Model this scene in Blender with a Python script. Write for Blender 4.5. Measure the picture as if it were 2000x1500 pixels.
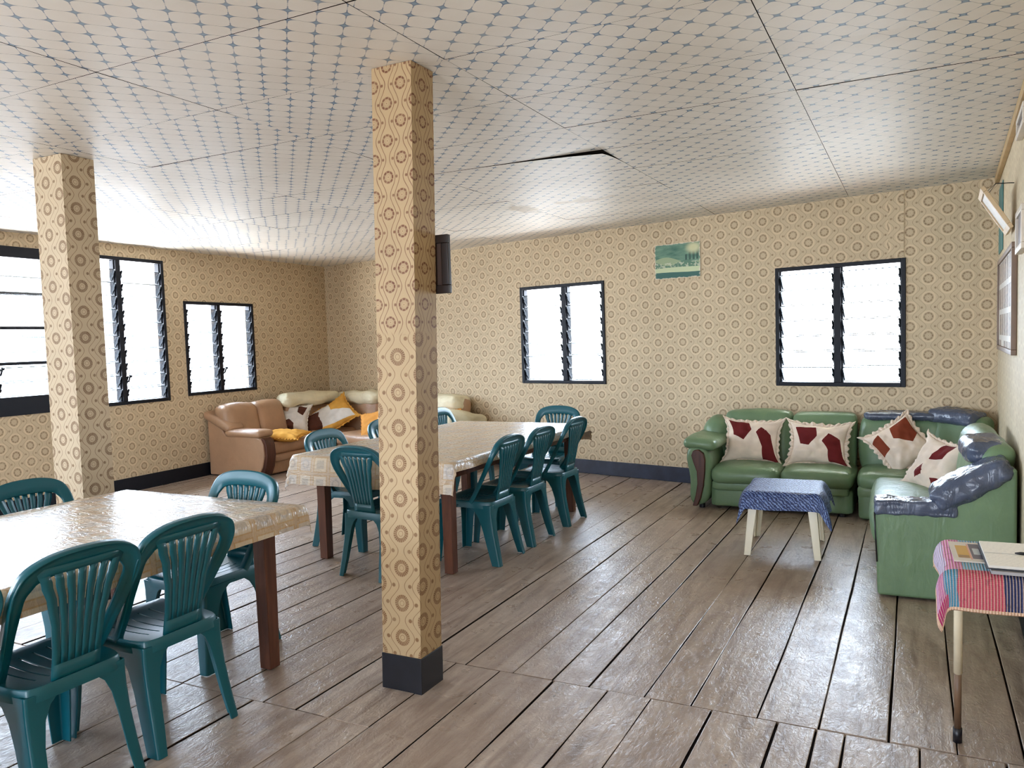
import bpy, bmesh, math, random
from math import sin, cos, pi, radians, sqrt, hypot
from mathutils import Vector, Matrix, noise
random.seed(7)
SC = bpy.context.scene
COL = SC.collection
for o in list(bpy.data.objects): bpy.data.objects.remove(o)

# ------------------------------------------------------------------ camera, world, exposure
CAM_H = 1.4546
cd = bpy.data.cameras.new('camera'); cam = bpy.data.objects.new('camera', cd); COL.objects.link(cam)
R_, U_, F_ = (0.8917479, 0.45146376, -0.03108314), (-0.00112783, 0.07090408, 0.9974825), (-0.45253112, 0.88946787, -0.06373774)
cam.matrix_world = Matrix(((R_[0], U_[0], -F_[0], 0), (R_[1], U_[1], -F_[1], 0), (R_[2], U_[2], -F_[2], CAM_H), (0, 0, 0, 1)))
cd.sensor_width = 36; cd.lens = 1542.79 / 2000 * 36
cd.shift_x = (1000 - 1002.05) / 2000; cd.shift_y = (764.64 - 750) / 2000
cd.clip_start = 0.03
SC.camera = cam
w = bpy.data.worlds.new('sky'); SC.world = w; w.use_nodes = True
wn = w.node_tree
bg = wn.nodes['Background']
wtc = wn.nodes.new('ShaderNodeTexCoord'); wsep = wn.nodes.new('ShaderNodeSeparateXYZ')
wr = wn.nodes.new('ShaderNodeValToRGB'); wmr = wn.nodes.new('ShaderNodeMapRange')
wmr.inputs['From Min'].default_value = -1
wn.links.new(wtc.outputs['Generated'], wsep.inputs[0]); wn.links.new(wsep.outputs[2], wmr.inputs[0]); wn.links.new(wmr.outputs[0], wr.inputs[0])
wr.color_ramp.elements[0].position = 0.30; wr.color_ramp.elements[0].color = (.88, .90, .91, 1)
wr.color_ramp.elements[1].position = 0.62; wr.color_ramp.elements[1].color = (0.79, 0.91, 1.12, 1)
wn.links.new(wr.outputs[0], bg.inputs[0])
bg.inputs[1].default_value = 6.0
SC.view_settings.view_transform = 'Standard'; SC.view_settings.look = 'None'
SC.view_settings.gamma = 1; SC.view_settings.use_curve_mapping = False
SC.view_settings.exposure = 2.25
cy = SC.cycles
cy.use_denoising = True
cy.max_bounces = 10; cy.diffuse_bounces = 6; cy.glossy_bounces = 4; cy.transparent_max_bounces = 16
cy.sample_clamp_indirect = 12; cy.caustics_reflective = False; cy.caustics_refractive = False
cy.use_light_tree = True; cy.filter_width = 1.1

# ------------------------------------------------------------------ measured room
H = 2.5844
TB, TL, TR = radians(-12.274), radians(-1.886), radians(2.067)
L0, R0, D0 = 7.1534, 0.318, 7.2411
def bw(s, z=0, off=0): return Vector((s*cos(TB) + off*sin(TB), D0 + s*sin(TB) - off*cos(TB), z))
def lw(s, z=0, off=0): return Vector((-L0 + s*sin(TL) + off*cos(TL), s*cos(TL) - off*sin(TL), z))
def rw(s, z=0, off=0): return Vector((R0 + s*sin(TR) - off*cos(TR), s*cos(TR) + off*sin(TR), z))

# ------------------------------------------------------------------ helpers
def lin(c):
    c = [x/255 for x in c]
    return tuple((x/12.92 if x <= .04045 else ((x+.055)/1.055)**2.4) for x in c) + (1,)

class NT:
    """small builder for shader node trees"""
    def __init__(s, name):
        s.m = bpy.data.materials.new(name); s.m.use_nodes = True; s.t = s.m.node_tree
        s.b = s.t.nodes['Principled BSDF']; s.out = s.t.nodes['Material Output']
    def n(s, typ): return s.t.nodes.new(typ)
    def set(s, sock, v):
        if isinstance(v, bpy.types.NodeSocket): s.t.links.new(v, sock)
        else: sock.default_value = v
    def m1(s, op, a, b=None, c=None, clamp=False):
        k = s.n('ShaderNodeMath'); k.operation = op; k.use_clamp = clamp
        for i, v in enumerate((a, b, c)):
            if v is not None: s.set(k.inputs[i], v)
        return k.outputs[0]
    def add(s, a, b): return s.m1('ADD', a, b)
    def sub(s, a, b): return s.m1('SUBTRACT', a, b)
    def mul(s, a, b): return s.m1('MULTIPLY', a, b)
    def mx(s, a, b): return s.m1('MAXIMUM', a, b)
    def mn(s, a, b): return s.m1('MINIMUM', a, b)
    def ab(s, a): return s.m1('ABSOLUTE', a)
    def step(s, d, wd, soft):           # 1 where d < wd
        k = s.n('ShaderNodeMapRange'); k.interpolation_type = 'SMOOTHSTEP'
        s.set(k.inputs[0], d); s.set(k.inputs[1], wd+soft); s.set(k.inputs[2], wd-soft)
        return k.outputs[0]
    def mix(s, f, a, b, typ='MIX'):
        k = s.n('ShaderNodeMix'); k.data_type = 'RGBA'; k.blend_type = typ
        s.set(k.inputs[0], f); s.set(k.inputs[6], a); s.set(k.inputs[7], b)
        return k.outputs[2]
    def fmix(s, f, a, b):
        k = s.n('ShaderNodeMix'); k.data_type = 'FLOAT'
        s.set(k.inputs[0], f); s.set(k.inputs[2], a); s.set(k.inputs[3], b)
        return k.outputs[0]
    def coord(s, which='Object'): return s.n('ShaderNodeTexCoord').outputs[which]
    def sep(s, v):
        k = s.n('ShaderNodeSeparateXYZ'); s.set(k.inputs[0], v); return k.outputs
    def comb(s, x, y, z=0.0):
        k = s.n('ShaderNodeCombineXYZ'); s.set(k.inputs[0], x); s.set(k.inputs[1], y); s.set(k.inputs[2], z); return k.outputs[0]
    def mapping(s, v, scale=(1, 1, 1), rot=(0, 0, 0), loc=(0, 0, 0)):
        k = s.n('ShaderNodeMapping'); s.set(k.inputs[0], v)
        k.inputs['Scale'].default_value = scale; k.inputs['Rotation'].default_value = rot; k.inputs['Location'].default_value = loc
        return k.outputs[0]
    def noise(s, v, scale, detail=3, rough=.55, dist=0.0):
        k = s.n('ShaderNodeTexNoise'); s.set(k.inputs['Vector'], v); k.inputs['Scale'].default_value = scale
        k.inputs['Detail'].default_value = detail; k.inputs['Roughness'].default_value = rough; k.inputs['Distortion'].default_value = dist
        return k.outputs[0]
    def ramp(s, f, stops):
        k = s.n('ShaderNodeValToRGB'); s.set(k.inputs[0], f)
        el = k.color_ramp.elements
        while len(el) < len(stops): el.new(.5)
        for e, (p, c) in zip(el, stops): e.position = p; e.color = c if len(c) == 4 else lin(c)
        return k.outputs[0]
    def rng(s, f, a, b, c, d):
        k = s.n('ShaderNodeMapRange'); s.set(k.inputs[0], f)
        for i, v in enumerate((a, b, c, d)): k.inputs[i+1].default_value = v
        return k.outputs[0]
    def bump(s, h, strength=.3, dist=.01):
        k = s.n('ShaderNodeBump'); s.set(k.inputs['Height'], h); k.inputs['Strength'].default_value = strength; k.inputs['Distance'].default_value = dist
        s.t.links.new(k.outputs[0], s.b.inputs['Normal']); s.t.links.new(k.outputs[0], s.b.inputs['Coat Normal'])
    def base(s, c): s.set(s.b.inputs['Base Color'], c)
    def rough(s, r): s.set(s.b.inputs['Roughness'], r)
    def spec(s, r): s.b.inputs['Specular IOR Level'].default_value = r

def simple(name, c, rough=.5, spec=.5, var=.12, scale=6, bump=0, bscale=60, metal=0, coat=0):
    k = NT(name); v = k.coord()
    f = k.noise(v, scale, 4)
    a = lin(c); d = tuple(x*(1-var) for x in a[:3]) + (1,); l = tuple(min(1, x*(1+var)) for x in a[:3]) + (1,)
    k.base(k.ramp(f, [(.3, d), (.7, l)])); k.rough(rough); k.spec(spec); k.b.inputs['Metallic'].default_value = metal
    if coat: k.b.inputs['Coat Weight'].default_value = coat; k.b.inputs['Coat Roughness'].default_value = .12
    if bump: k.bump(k.noise(v, bscale, 4), bump, .004)
    return k.m

# ---- mesh helpers
def link(name, me, mats, parent=None, loc=None, rot=None, smooth=True):
    o = bpy.data.objects.new(name, me); COL.objects.link(o)
    for m in (mats if isinstance(mats, (list, tuple)) else [mats]): me.materials.append(m)
    if parent: o.parent = parent
    if loc is not None: o.location = loc
    if rot is not None: o.rotation_euler = rot
    if smooth:
        for p in me.polygons: p.use_smooth = True
    return o
def obj(name, bm, mats, parent=None, loc=None, rot=None, smooth=False, bevel=0, seg=2, subs=0, solid=0, angle=40, offset=-1):
    bmesh.ops.recalc_face_normals(bm, faces=bm.faces)
    me = bpy.data.meshes.new(name); bm.to_mesh(me); bm.free()
    o = link(name, me, mats, parent, loc, rot, smooth)
    if solid:
        md = o.modifiers.new('solid', 'SOLIDIFY'); md.thickness = solid; md.offset = offset
    if bevel:
        md = o.modifiers.new('bevel', 'BEVEL'); md.width = bevel; md.segments = seg; md.limit_method = 'ANGLE'; md.angle_limit = radians(angle)
        md.harden_normals = False
        for p in me.polygons: p.use_smooth = True
        md = o.modifiers.new('wn', 'WEIGHTED_NORMAL'); md.keep_sharp = True
    if subs:
        md = o.modifiers.new('sub', 'SUBSURF'); md.levels = subs; md.render_levels = subs
    return o
def empty(name, loc=(0, 0, 0), rotz=0):
    o = bpy.data.objects.new(name, None); COL.objects.link(o); o.location = loc; o.rotation_euler = (0, 0, rotz)
    o.empty_display_size = .1
    return o
def tag(o, label=None, cat=None, group=None, kind=None):
    if label: o['label'] = label
    if cat: o['category'] = cat
    if group: o['group'] = group
    if kind: o['kind'] = kind
    return o
def BM(): return bmesh.new()
def box(bm, x0, x1, y0, y1, z0, z1, M=None, mat=0):
    vs = [bm.verts.new(v) for v in ((x0, y0, z0), (x1, y0, z0), (x1, y1, z0), (x0, y1, z0), (x0, y0, z1), (x1, y0, z1), (x1, y1, z1), (x0, y1, z1))]
    if M is not None:
        for v in vs: v.co = M @ v.co
    fs = []
    for f in ((3, 2, 1, 0), (4, 5, 6, 7), (0, 1, 5, 4), (1, 2, 6, 5), (2, 3, 7, 6), (3, 0, 4, 7)):
        q = bm.faces.new([vs[i] for i in f]); q.material_index = mat; fs.append(q)
    return vs, fs
def loft(bm, secs, closed=True, cap=True, mat=0):
    rows = [[bm.verts.new(p) for p in s] for s in secs]
    n = len(rows[0])
    for a, b in zip(rows, rows[1:]):
        for i in range(n if closed else n-1):
            j = (i+1) % n
            bm.faces.new((a[i], a[j], b[j], b[i])).material_index = mat
    if cap and closed:
        bm.faces.new(rows[0][::-1]).material_index = mat; bm.faces.new(rows[-1]).material_index = mat
    return rows
def tube(bm, pts, r, n=10, cap=True, mat=0):
    pts = [Vector(p) for p in pts]; secs = []
    up = Vector((0.03, 0.02, 1))
    for i, p in enumerate(pts):
        t = (pts[min(i+1, len(pts)-1)] - pts[max(i-1, 0)]).normalized()
        a = t.cross(up)
        if a.length < .05: a = t.cross(Vector((1, 0, 0)))
        a.normalize(); b = t.cross(a)
        rr = r[i] if isinstance(r, (list, tuple)) else r
        secs.append([p + a*rr*cos(2*pi*k/n) + b*rr*sin(2*pi*k/n) for k in range(n)])
    loft(bm, secs, True, cap, mat)
def catmull(P, n):
    P = [Vector(p) for p in P]; out = []
    for i in range(len(P)-1):
        p0, p1, p2, p3 = P[max(i-1, 0)], P[i], P[i+1], P[min(i+2, len(P)-1)]
        for k in range(n):
            t = k/n
            out.append(.5*((2*p1) + (p2-p0)*t + (2*p0-5*p1+4*p2-p3)*t*t + (3*p1-p0-3*p2+p3)*t**3))
    out.append(P[-1]); return out
def interp(tab, t):
    for (a, va), (b, vb) in zip(tab, tab[1:]):
        if t <= b: 
            k = max(0, min(1, (t-a)/(b-a))); k = k*k*(3-2*k)
            return va + (vb-va)*k
    return tab[-1][1]
def cushion(bm, sx, sy, sz, r, puff=0.0, n=10, M=None, wob=0.0, wf=5.0, crump=0.0, seed=0, mat=0, puff_faces='xyz', shear=None):
    """rounded, puffed block centred on the origin"""
    h = Vector((sx/2, sy/2, sz/2)); tmp = bmesh.new()
    bmesh.ops.create_cube(tmp, size=2)
    bmesh.ops.subdivide_edges(tmp, edges=tmp.edges[:], cuts=n, use_grid_fill=True)
    mp = {}
    r = min(r, *(x*.98 for x in h))
    for v in tmp.verts:
        q = v.co.copy()
        # cluster samples near the edges so the rounding is resolved
        u = Vector([(1 if c > 0 else -1)*(1-(1-abs(c))**1.6) for c in q])
        p = Vector([u[i]*h[i] for i in range(3)])
        inn = Vector([max(-(h[i]-r), min(h[i]-r, p[i])) for i in range(3)])
        d = p - inn
        if d.length > 1e-9: p = inn + d.normalized()*r
        for i, ax in enumerate('xyz'):
            if puff and ax in puff_faces:
                j, k = (i+1) % 3, (i+2) % 3
                p[i] += puff*(p[i]/h[i])*(1-(p[j]/h[j])**2)*(1-(p[k]/h[k])**2)
        if wob:
            p += wob*Vector(noise.noise_vector(p*wf + Vector((seed*3.1, seed*1.7, seed))))
        if crump:
            q2 = p*17 + Vector((seed, seed*2.1, 0)); p += d.normalized()*crump*(abs(noise.noise(q2))*2-.6) if d.length > 1e-9 else Vector((0, 0, 0))
        if shear: p = shear(p)
        if M is not None: p = M @ p
        mp[v] = bm.verts.new(p)
    for f in tmp.faces: bm.faces.new([mp[v] for v in f.verts]).material_index = mat
    tmp.free()
def T(x, y, z, rz=0, rx=0, ry=0): return Matrix.Translation((x, y, z)) @ Matrix.Rotation(rz, 4, 'Z') @ Matrix.Rotation(ry, 4, 'Y') @ Matrix.Rotation(rx, 4, 'X')

# ------------------------------------------------------------------ materials
def rosette_mask(k, u, v, a, b, s=1.0, petals=10, soft=.0022, big=False):
    """lines of a staggered rosette-and-ogee wallpaper; u, v in metres"""
    def wrap(x, h): return k.m1('WRAP', x, h, -h)
    out = None; fl = None
    for du, dv in ((0, 0), (a, b/2)):
        x = wrap(k.add(u, du) if du else u, a); y = wrap(k.add(v, dv) if dv else v, b/2)
        ax, ay = k.ab(x), k.ab(y)
        r = k.m1('SQRT', k.add(k.mul(x, x), k.mul(y, y)))
        th = k.m1('ARCTAN2', y, x)
        pet = k.ab(k.m1('COSINE', k.mul(th, petals/2)))
        if big:
            m = k.step(k.ab(k.sub(r, .0275*s)), .0001, .010*s)
            m = k.mul(k.step(k.ab(k.sub(r, .0275*s)), .0085*s, soft), k.rng(pet, .25, .7, .35, 1))
            m = k.mx(m, k.mul(k.step(k.ab(k.sub(r, .0105*s)), .0012, soft*.6), .8))
            m = k.mx(m, k.mul(k.step(k.ab(k.sub(r, .0185*s)), .0010, soft*.6), .35))
        else:
            m = k.mul(k.step(k.ab(k.sub(r, .0305*s)), .0062*s, soft), k.rng(pet, .15, .7, .50, 1))
            m = k.mx(m, k.mul(k.step(k.ab(k.sub(r, .0140*s)), .0018*s, soft), .35))
            m = k.mx(m, k.mul(k.step(r, .0042*s, soft), .6))
            m = k.mx(m, k.mul(k.step(k.ab(k.sub(r, .0205*s)), .0012*s, soft), .4))
        # pale halo ring
        halo = k.step(k.ab(k.sub(r, .047*s)), .0050*s, soft*1.5)
        # ogee line
        xl = k.add(.33*a, k.mul(k.m1('COSINE', k.mul(y, 2*pi/b)), .20*a))
        lx = k.mul(k.step(k.ab(k.sub(ax, xl)), .0016, soft*.7), .9)
        d = k.m1('SQRT', k.add(k.m1('POWER', k.sub(ax, .36*a), 2), k.m1('POWER', k.sub(ay, b/2), 2)))
        dot = k.mul(k.step(d, .0085*s, soft*1.3), .9)
        m = k.mx(m, k.mx(lx, dot))
        out = m if out is None else k.mx(out, m); fl = halo if fl is None else k.mx(fl, halo)
    return out, fl

def wallpaper(name, base, ink, a=.136, b=.153, s=1.0, petals=8, strength=.75, u0=0, v0=0, big=False, halo=.25):
    k = NT(name); uv = k.coord('UV'); x, y, _ = k.sep(uv)
    wob = k.noise(uv, 7, 2); wob2 = k.noise(k.mapping(uv, loc=(3, 5, 0)), 7, 2)
    x = k.add(k.add(x, u0), k.mul(k.sub(wob, .5), .012)); y = k.add(k.add(y, v0), k.mul(k.sub(wob2, .5), .012))
    m, hl = rosette_mask(k, x, y, a, b, s, petals, big=big)
    fade = k.rng(k.noise(uv, 22, 3), .3, .7, .65, 1.0)
    blot = k.noise(uv, 1.6, 4, .6)
    B = lin(base); c = k.ramp(blot, [(.3, tuple(q*.90 for q in B[:3])+(1,)), (.7, tuple(q*1.05 for q in B[:3])+(1,))])
    c = k.mix(k.mul(hl, halo), c, tuple(min(1, q*1.35) for q in B[:3])+(1,))
    c = k.mix(k.mul(k.mul(m, fade), strength), c, lin(ink))
    k.base(c); k.rough(.62); k.spec(.25)
    k.bump(k.noise(uv, 40, 4), .12, .004)
    return k.m
M_wall = wallpaper('wallpaper_rosette', (206, 186, 154), (112, 80, 50), strength=.74, halo=.45, u0=.03, v0=.06)
M_wall_plain = wallpaper('wallpaper_rosette_faded', (212, 196, 166), (150, 116, 78), strength=.40, u0=.03, v0=.06)

def pillar_material(name, split, basec):
    k = NT(name); uv = k.coord('UV'); x0, y0, _ = k.sep(uv)
    wob = k.noise(uv, 9, 2); wob2 = k.noise(k.mapping(uv, loc=(3, 5, 0)), 9, 2)
    x = k.add(x0, k.mul(k.sub(wob, .5), .012)); y = k.add(y0, k.mul(k.sub(wob2, .5), .012))
    lo, h1 = rosette_mask(k, k.add(x, .01), k.add(y, -.008), .113, .147, 1.0, 22, soft=.0016, big=True)
    if split:
        up, h2 = rosette_mask(k, k.add(x, -.008), k.add(y, .004), .0655, .1475, .70, 8, soft=.0018)
        f = k.step(y0, split, .012)
        m = k.fmix(f, up, lo); ink = k.mix(f, lin((98, 44, 24)), lin((112, 74, 42)))
    else:
        m = lo; ink = lin((112, 78, 48))
    fade = k.rng(k.noise(uv, 25, 3), .3, .7, .7, 1.0)
    B = lin(basec); c = k.ramp(k.noise(uv, 3, 4), [(.3, tuple(q*.92 for q in B[:3])+(1,)), (.7, tuple(q*1.04 for q in B[:3])+(1,))])
    k.base(k.mix(k.mul(k.mul(m, fade), .95), c, ink)); k.rough(.55); k.spec(.3)
    k.bump(k.noise(uv, 40, 4), .1, .004)
    return k.m
M_pillar = pillar_material('pillar_wallpaper_two_patterns', 1.50, (182, 156, 118))
M_pillar2 = pillar_material('pillar_wallpaper', 0, (200, 180, 150))

def ceiling_material():
    k = NT('ceiling_star_print'); uv = k.coord('UV'); x, y, _ = k.sep(uv)
    wob = k.noise(uv, 5, 2); wob2 = k.noise(k.mapping(uv, loc=(7, 2, 0)), 5, 2)
    x = k.add(x, k.mul(k.sub(wob, .5), .012)); y = k.add(y, k.mul(k.sub(wob2, .5), .012))
    s = k.add(k.mul(x, .5/.066), k.mul(y, .5/.0705)); t = k.sub(k.mul(y, .5/.0705), k.mul(x, .5/.066))
    ls = k.m1('WRAP', s, .5, -.5); lt = k.m1('WRAP', t, .5, -.5)
    als, alt = k.ab(ls), k.ab(lt)
    ast = k.add(k.m1('SQRT', als), k.m1('SQRT', alt))
    star = k.step(ast, .60, .035)
    dia = k.step(k.add(als, alt), .115, .02)
    # arms along t: blue dashes; along s: thin grey line that waves
    arm_t = k.mul(k.step(als, .020, .010), k.step(alt, .36, .03))
    line_t = k.mul(k.step(als, .010, .008), .6)
    off = k.mul(k.m1('SINE', k.mul(ls, 2*pi)), .02)
    line_s = k.mul(k.step(k.ab(k.add(lt, off)), .014, .009), .65)
    m = k.mx(k.mx(star, arm_t), line_t)
    fade = k.rng(k.noise(uv, 2.2, 4), .32, .62, .45, 1.0)
    blot = k.noise(uv, 1.3, 5, .6)
    fine = k.noise(uv, 18, 4, .6)
    c = k.ramp(blot, [(.3, (226, 221, 213)), (.7, (239, 236, 230))])
    c = k.mix(k.mul(fine, .22), c, lin((208, 194, 176)))
    c = k.mix(k.mul(line_s, fade), c, lin((132, 128, 122)))
    c = k.mix(k.mul(m, fade), c, lin((78, 108, 140)))
    c = k.mix(k.mul(dia, fade), c, lin((140, 162, 182)))
    # two brown damp stains with shapes of their own
    g = k.coord('Object'); n = k.noise(g, 9, 4); gx, gy, _ = k.sep(g)
    for cx, cyy, rx, ry in ((-2.40, 6.09, .26, .14), (-2.98, 6.2, .14, .30)):
        d = k.m1('SQRT', k.add(k.m1('POWER', k.mul(k.sub(gx, cx), 1/rx), 2), k.m1('POWER', k.mul(k.sub(gy, cyy), 1/ry), 2)))
        c = k.mix(k.mul(k.step(k.add(d, k.mul(k.sub(n, .5), 2.2)), .75, .25), .55), c, lin((158, 136, 98)))
    k.base(c); k.rough(.5); k.spec(.35)
    k.bump(fine, .06, .004)
    return k.m
M_ceil = ceiling_material()
M_gap = simple('dark_gap', (48, 40, 34), .9, .1)
M_trimbeige = simple('beige_batten', (188, 160, 118), .6, .3)

def plank_material():
    k = NT('worn_painted_planks'); uv = k.coord('UV'); ob = k.coord('Object')
    at = k.n('ShaderNodeAttribute'); at.attribute_name = 'plank'; pl = at.outputs['Fac']
    st = k.mapping(uv, scale=(9, 1.1, 1)); 
    g = k.noise(st, 2.2, 6, .62, .6); g2 = k.noise(k.mapping(uv, scale=(38, 1.6, 1)), 2, 4, .6)
    blot = k.noise(ob, 1.1, 4, .6); mid = k.noise(ob, 6, 5, .65, .4)
    c = k.ramp(g, [(.26, (108, 88, 74)), (.46, (164, 145, 129)), (.66, (197, 180, 164))])
    c = k.mix(k.rng(blot, .35, .7, 0, .45), c, lin((172, 158, 148)))
    c = k.mix(k.rng(mid, .42, .80, 0, .55), c, lin((136, 114, 98)))
    c = k.mix(k.mul(k.rng(pl, 0, 1, -.1, .35), 1.0), c, lin((138, 114, 96)))
    crk = k.rng(g2, .31, .25, 0, .8)
    c = k.mix(crk, c, lin((66, 48, 38)))
    spots = k.rng(k.noise(k.mapping(ob, scale=(1, .6, 1)), 34, 2), .74, .78, 0, .7)
    c = k.mix(spots, c, lin((52, 36, 30)))
    k.base(c)
    k.rough(k.rng(mid, .3, .7, .24, .40)); k.spec(.45)
    wv = k.noise(k.mapping(ob, scale=(1, .55, 1)), 38, 4, .62, 1.4); wv2 = k.noise(k.mapping(ob, scale=(1, .4, 1)), 7, 3, .5, .6)
    h = k.add(k.add(k.mul(wv, .5), k.mul(wv2, .8)), k.sub(k.mul(g2, .15), k.mul(crk, .5)))
    k.bump(h, .46, .012)
    return k.m
M_floor = plank_material()
M_sub = simple('dark_underfloor', (38, 28, 22), .9, .1)
M_navy = simple('navy_gloss_paint', (12, 15, 25), .5, .3, bump=.15, bscale=30)
M_navyb = simple('navy_baseboard_paint', (40, 44, 60), .45, .5, var=.3, scale=9, bump=.2)
M_black = simple('black_gloss_paint', (20, 20, 26), .4, .5, var=.4, scale=14)
M_gallery = simple('dark_metal_gallery', (20, 24, 32), .55, .3)

def glass_material():
    k = NT('louver_glass'); t = k.t
    tr = k.n('ShaderNodeBsdfTransparent'); tr.inputs[0].default_value = (.93, .96, .97, 1)
    gl = k.n('ShaderNodeBsdfGlossy'); gl.inputs['Roughness'].default_value = .05
    fr = k.n('ShaderNodeFresnel'); fr.inputs[0].default_value = 1.45
    mx = k.n('ShaderNodeMixShader'); t.links.new(k.mul(fr.outputs[0], .8), mx.inputs[0]); t.links.new(tr.outputs[0], mx.inputs[1]); t.links.new(gl.outputs[0], mx.inputs[2])
    t.links.new(mx.outputs[0], k.out.inputs[0]); t.nodes.remove(k.b)
    return k.m
M_glass = glass_material()
M_glassedge = simple('glass_edge', (52, 66, 74), .35, .4)

M_teal = None
def plastic(name, c):
    k = NT(name); v = k.coord()
    k.base(lin(c)); k.rough(.32); k.spec(.5)
    k.b.inputs['Subsurface Weight'].default_value = .0
    return k.m
M_teal = plastic('teal_plastic', (7, 84, 95))
M_white_plastic = plastic('cream_white_plastic', (226, 216, 188))

def wood(name, c, d, scale=1.0, rough=.4):
    k = NT(name); v = k.coord()
    g = k.noise(k.mapping(v, scale=(14*scale, 14*scale, 1.2*scale)), 2.5, 5, .6, .5)
    k.base(k.ramp(g, [(.25, d), (.7, c)])); k.rough(rough); k.spec(.4); k.bump(g, .08, .003)
    return k.m
M_tablewood = wood('reddish_brown_wood', (112, 68, 48), (72, 40, 28))
M_sofawood = wood('dark_sofa_wood', (92, 54, 38), (54, 28, 20), .7)

def vinyl_cloth():
    k = NT('vinyl_tablecloth_squares'); uv = k.coord('UV'); x, y, _ = k.sep(uv)
    P = .125
    def sq(off, half):
        lx = k.ab(k.m1('WRAP', k.add(x, off), P/2, -P/2)); ly = k.ab(k.m1('WRAP', k.add(y, off), P/2, -P/2))
        return k.mx(lx, ly), k.m1('SQRT', k.add(k.mul(lx, lx), k.mul(ly, ly)))
    d, r = sq(0, 0)
    cellr = k.n('ShaderNodeTexWhiteNoise'); cellr.noise_dimensions = '2D'
    cx = k.m1('FLOOR', k.mul(k.add(x, P/2), 1/P)); cyy = k.m1('FLOOR', k.mul(k.add(y, P/2), 1/P))
    k.set(cellr.inputs['Vector'], k.comb(cx, cyy)); rnd = cellr.outputs[0]
    tan = k.ramp(k.noise(uv, 6, 3), [(.3, (188, 162, 132)), (.7, (204, 182, 154))])
    inner = k.step(d, .047, .003)
    colr = k.ramp(rnd, [(0, (206, 200, 190)), (.35, (186, 180, 176)), (.6, (214, 196, 160)), (1, (222, 216, 204))])
    c = k.mix(k.mul(inner, .62), tan, colr)
    # motif inside each square: ring or nested square
    ring = k.step(k.ab(k.sub(r, .026)), .006, .003); nest = k.mul(k.step(d, .028, .003), 1)
    motif = k.fmix(k.m1('GREATER_THAN', rnd, .5), ring, nest)
    c = k.mix(k.mul(motif, .36), c, lin((142, 136, 134)))
    edge = k.mul(k.step(k.ab(k.sub(d, .050)), .003, .002), .5)
    c = k.mix(edge, c, lin((186, 144, 82)))
    k.base(c); 
    wr_ = k.noise(k.mapping(uv, scale=(1.0, 3.2, 1), rot=(0, 0, .25)), 9, 3, .55, 1.6); fine = k.noise(uv, 60, 3)
    k.rough(k.rng(fine, .3, .7, .24, .36)); k.spec(.5); k.b.inputs['Coat Weight'].default_value = .25; k.b.inputs['Coat Roughness'].default_value = .2
    k.bump(k.add(wr_, k.mul(fine, .05)), .6, .012)
    return k.m
M_vinyl = vinyl_cloth()

def leather(name, c, var=.14, rough=.36, worn=None, wrinkle=.35):
    k = NT(name); v = k.coord()
    f = k.noise(v, 3.5, 5, .6); a = lin(c)
    col = k.ramp(f, [(.28, tuple(q*(1-var) for q in a[:3])+(1,)), (.72, tuple(min(1, q*(1+var)) for q in a[:3])+(1,))])
    if worn: col = k.mix(k.rng(k.noise(v, 7, 5, .7), .55, .75, 0, .45), col, lin(worn))
    k.base(col); k.rough(k.rng(k.noise(v, 8, 3), .3, .7, rough-.06, rough+.12)); k.spec(.5)
    wv = k.noise(k.mapping(v, scale=(1, 1, .5)), 11, 3, .55, 1.2); fine = k.noise(v, 120, 2)
    k.bump(k.add(wv, k.mul(fine, .06)), wrinkle, .012)
    return k.m
M_green = leather('green_leather', (108, 134, 100), worn=(126, 142, 104))
M_beige = leather('tan_leather', (172, 136, 106), worn=(156, 116, 86))
M_cover = leather('cream_cloth_cover', (226, 216, 184), var=.1, rough=.6, worn=(178, 156, 112), wrinkle=.5)
M_coverblue = leather('pale_blue_white_cover', (214, 214, 214), var=.08, rough=.6, worn=(176, 182, 200), wrinkle=.4)
M_tape = leather('grey_plastic_tape', (78, 86, 104), var=.35, rough=.22, worn=(120, 130, 150), wrinkle=.9)

def fabric(name, c, var=.1, bscale=180, rough=.9):
    k = NT(name); v = k.coord(); a = lin(c)
    k.base(k.ramp(k.noise(v, 9, 4), [(.3, tuple(q*(1-var) for q in a[:3])+(1,)), (.7, tuple(min(1, q*(1+var)) for q in a[:3])+(1,))]))
    k.rough(rough); k.spec(.15)
    k.bump(k.add(k.mul(k.noise(v, bscale, 2), .2), k.noise(v, 14, 3)), .35, .006)
    return k.m
M_cream = fabric('cream_cushion_fabric', (226, 208, 190)); M_maroon = fabric('maroon_cushion_patch', (102, 34, 34)); M_rust = fabric('rust_cushion_patch', (124, 58, 38))
M_white = fabric('white_cushion_fabric', (214, 206, 196)); M_brown = fabric('brown_cushion_patch', (82, 48, 36)); M_yellow = fabric('yellow_cushion_fabric', (214, 158, 72)); M_orange = fabric('orange_cushion_fabric', (216, 150, 76))

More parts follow.
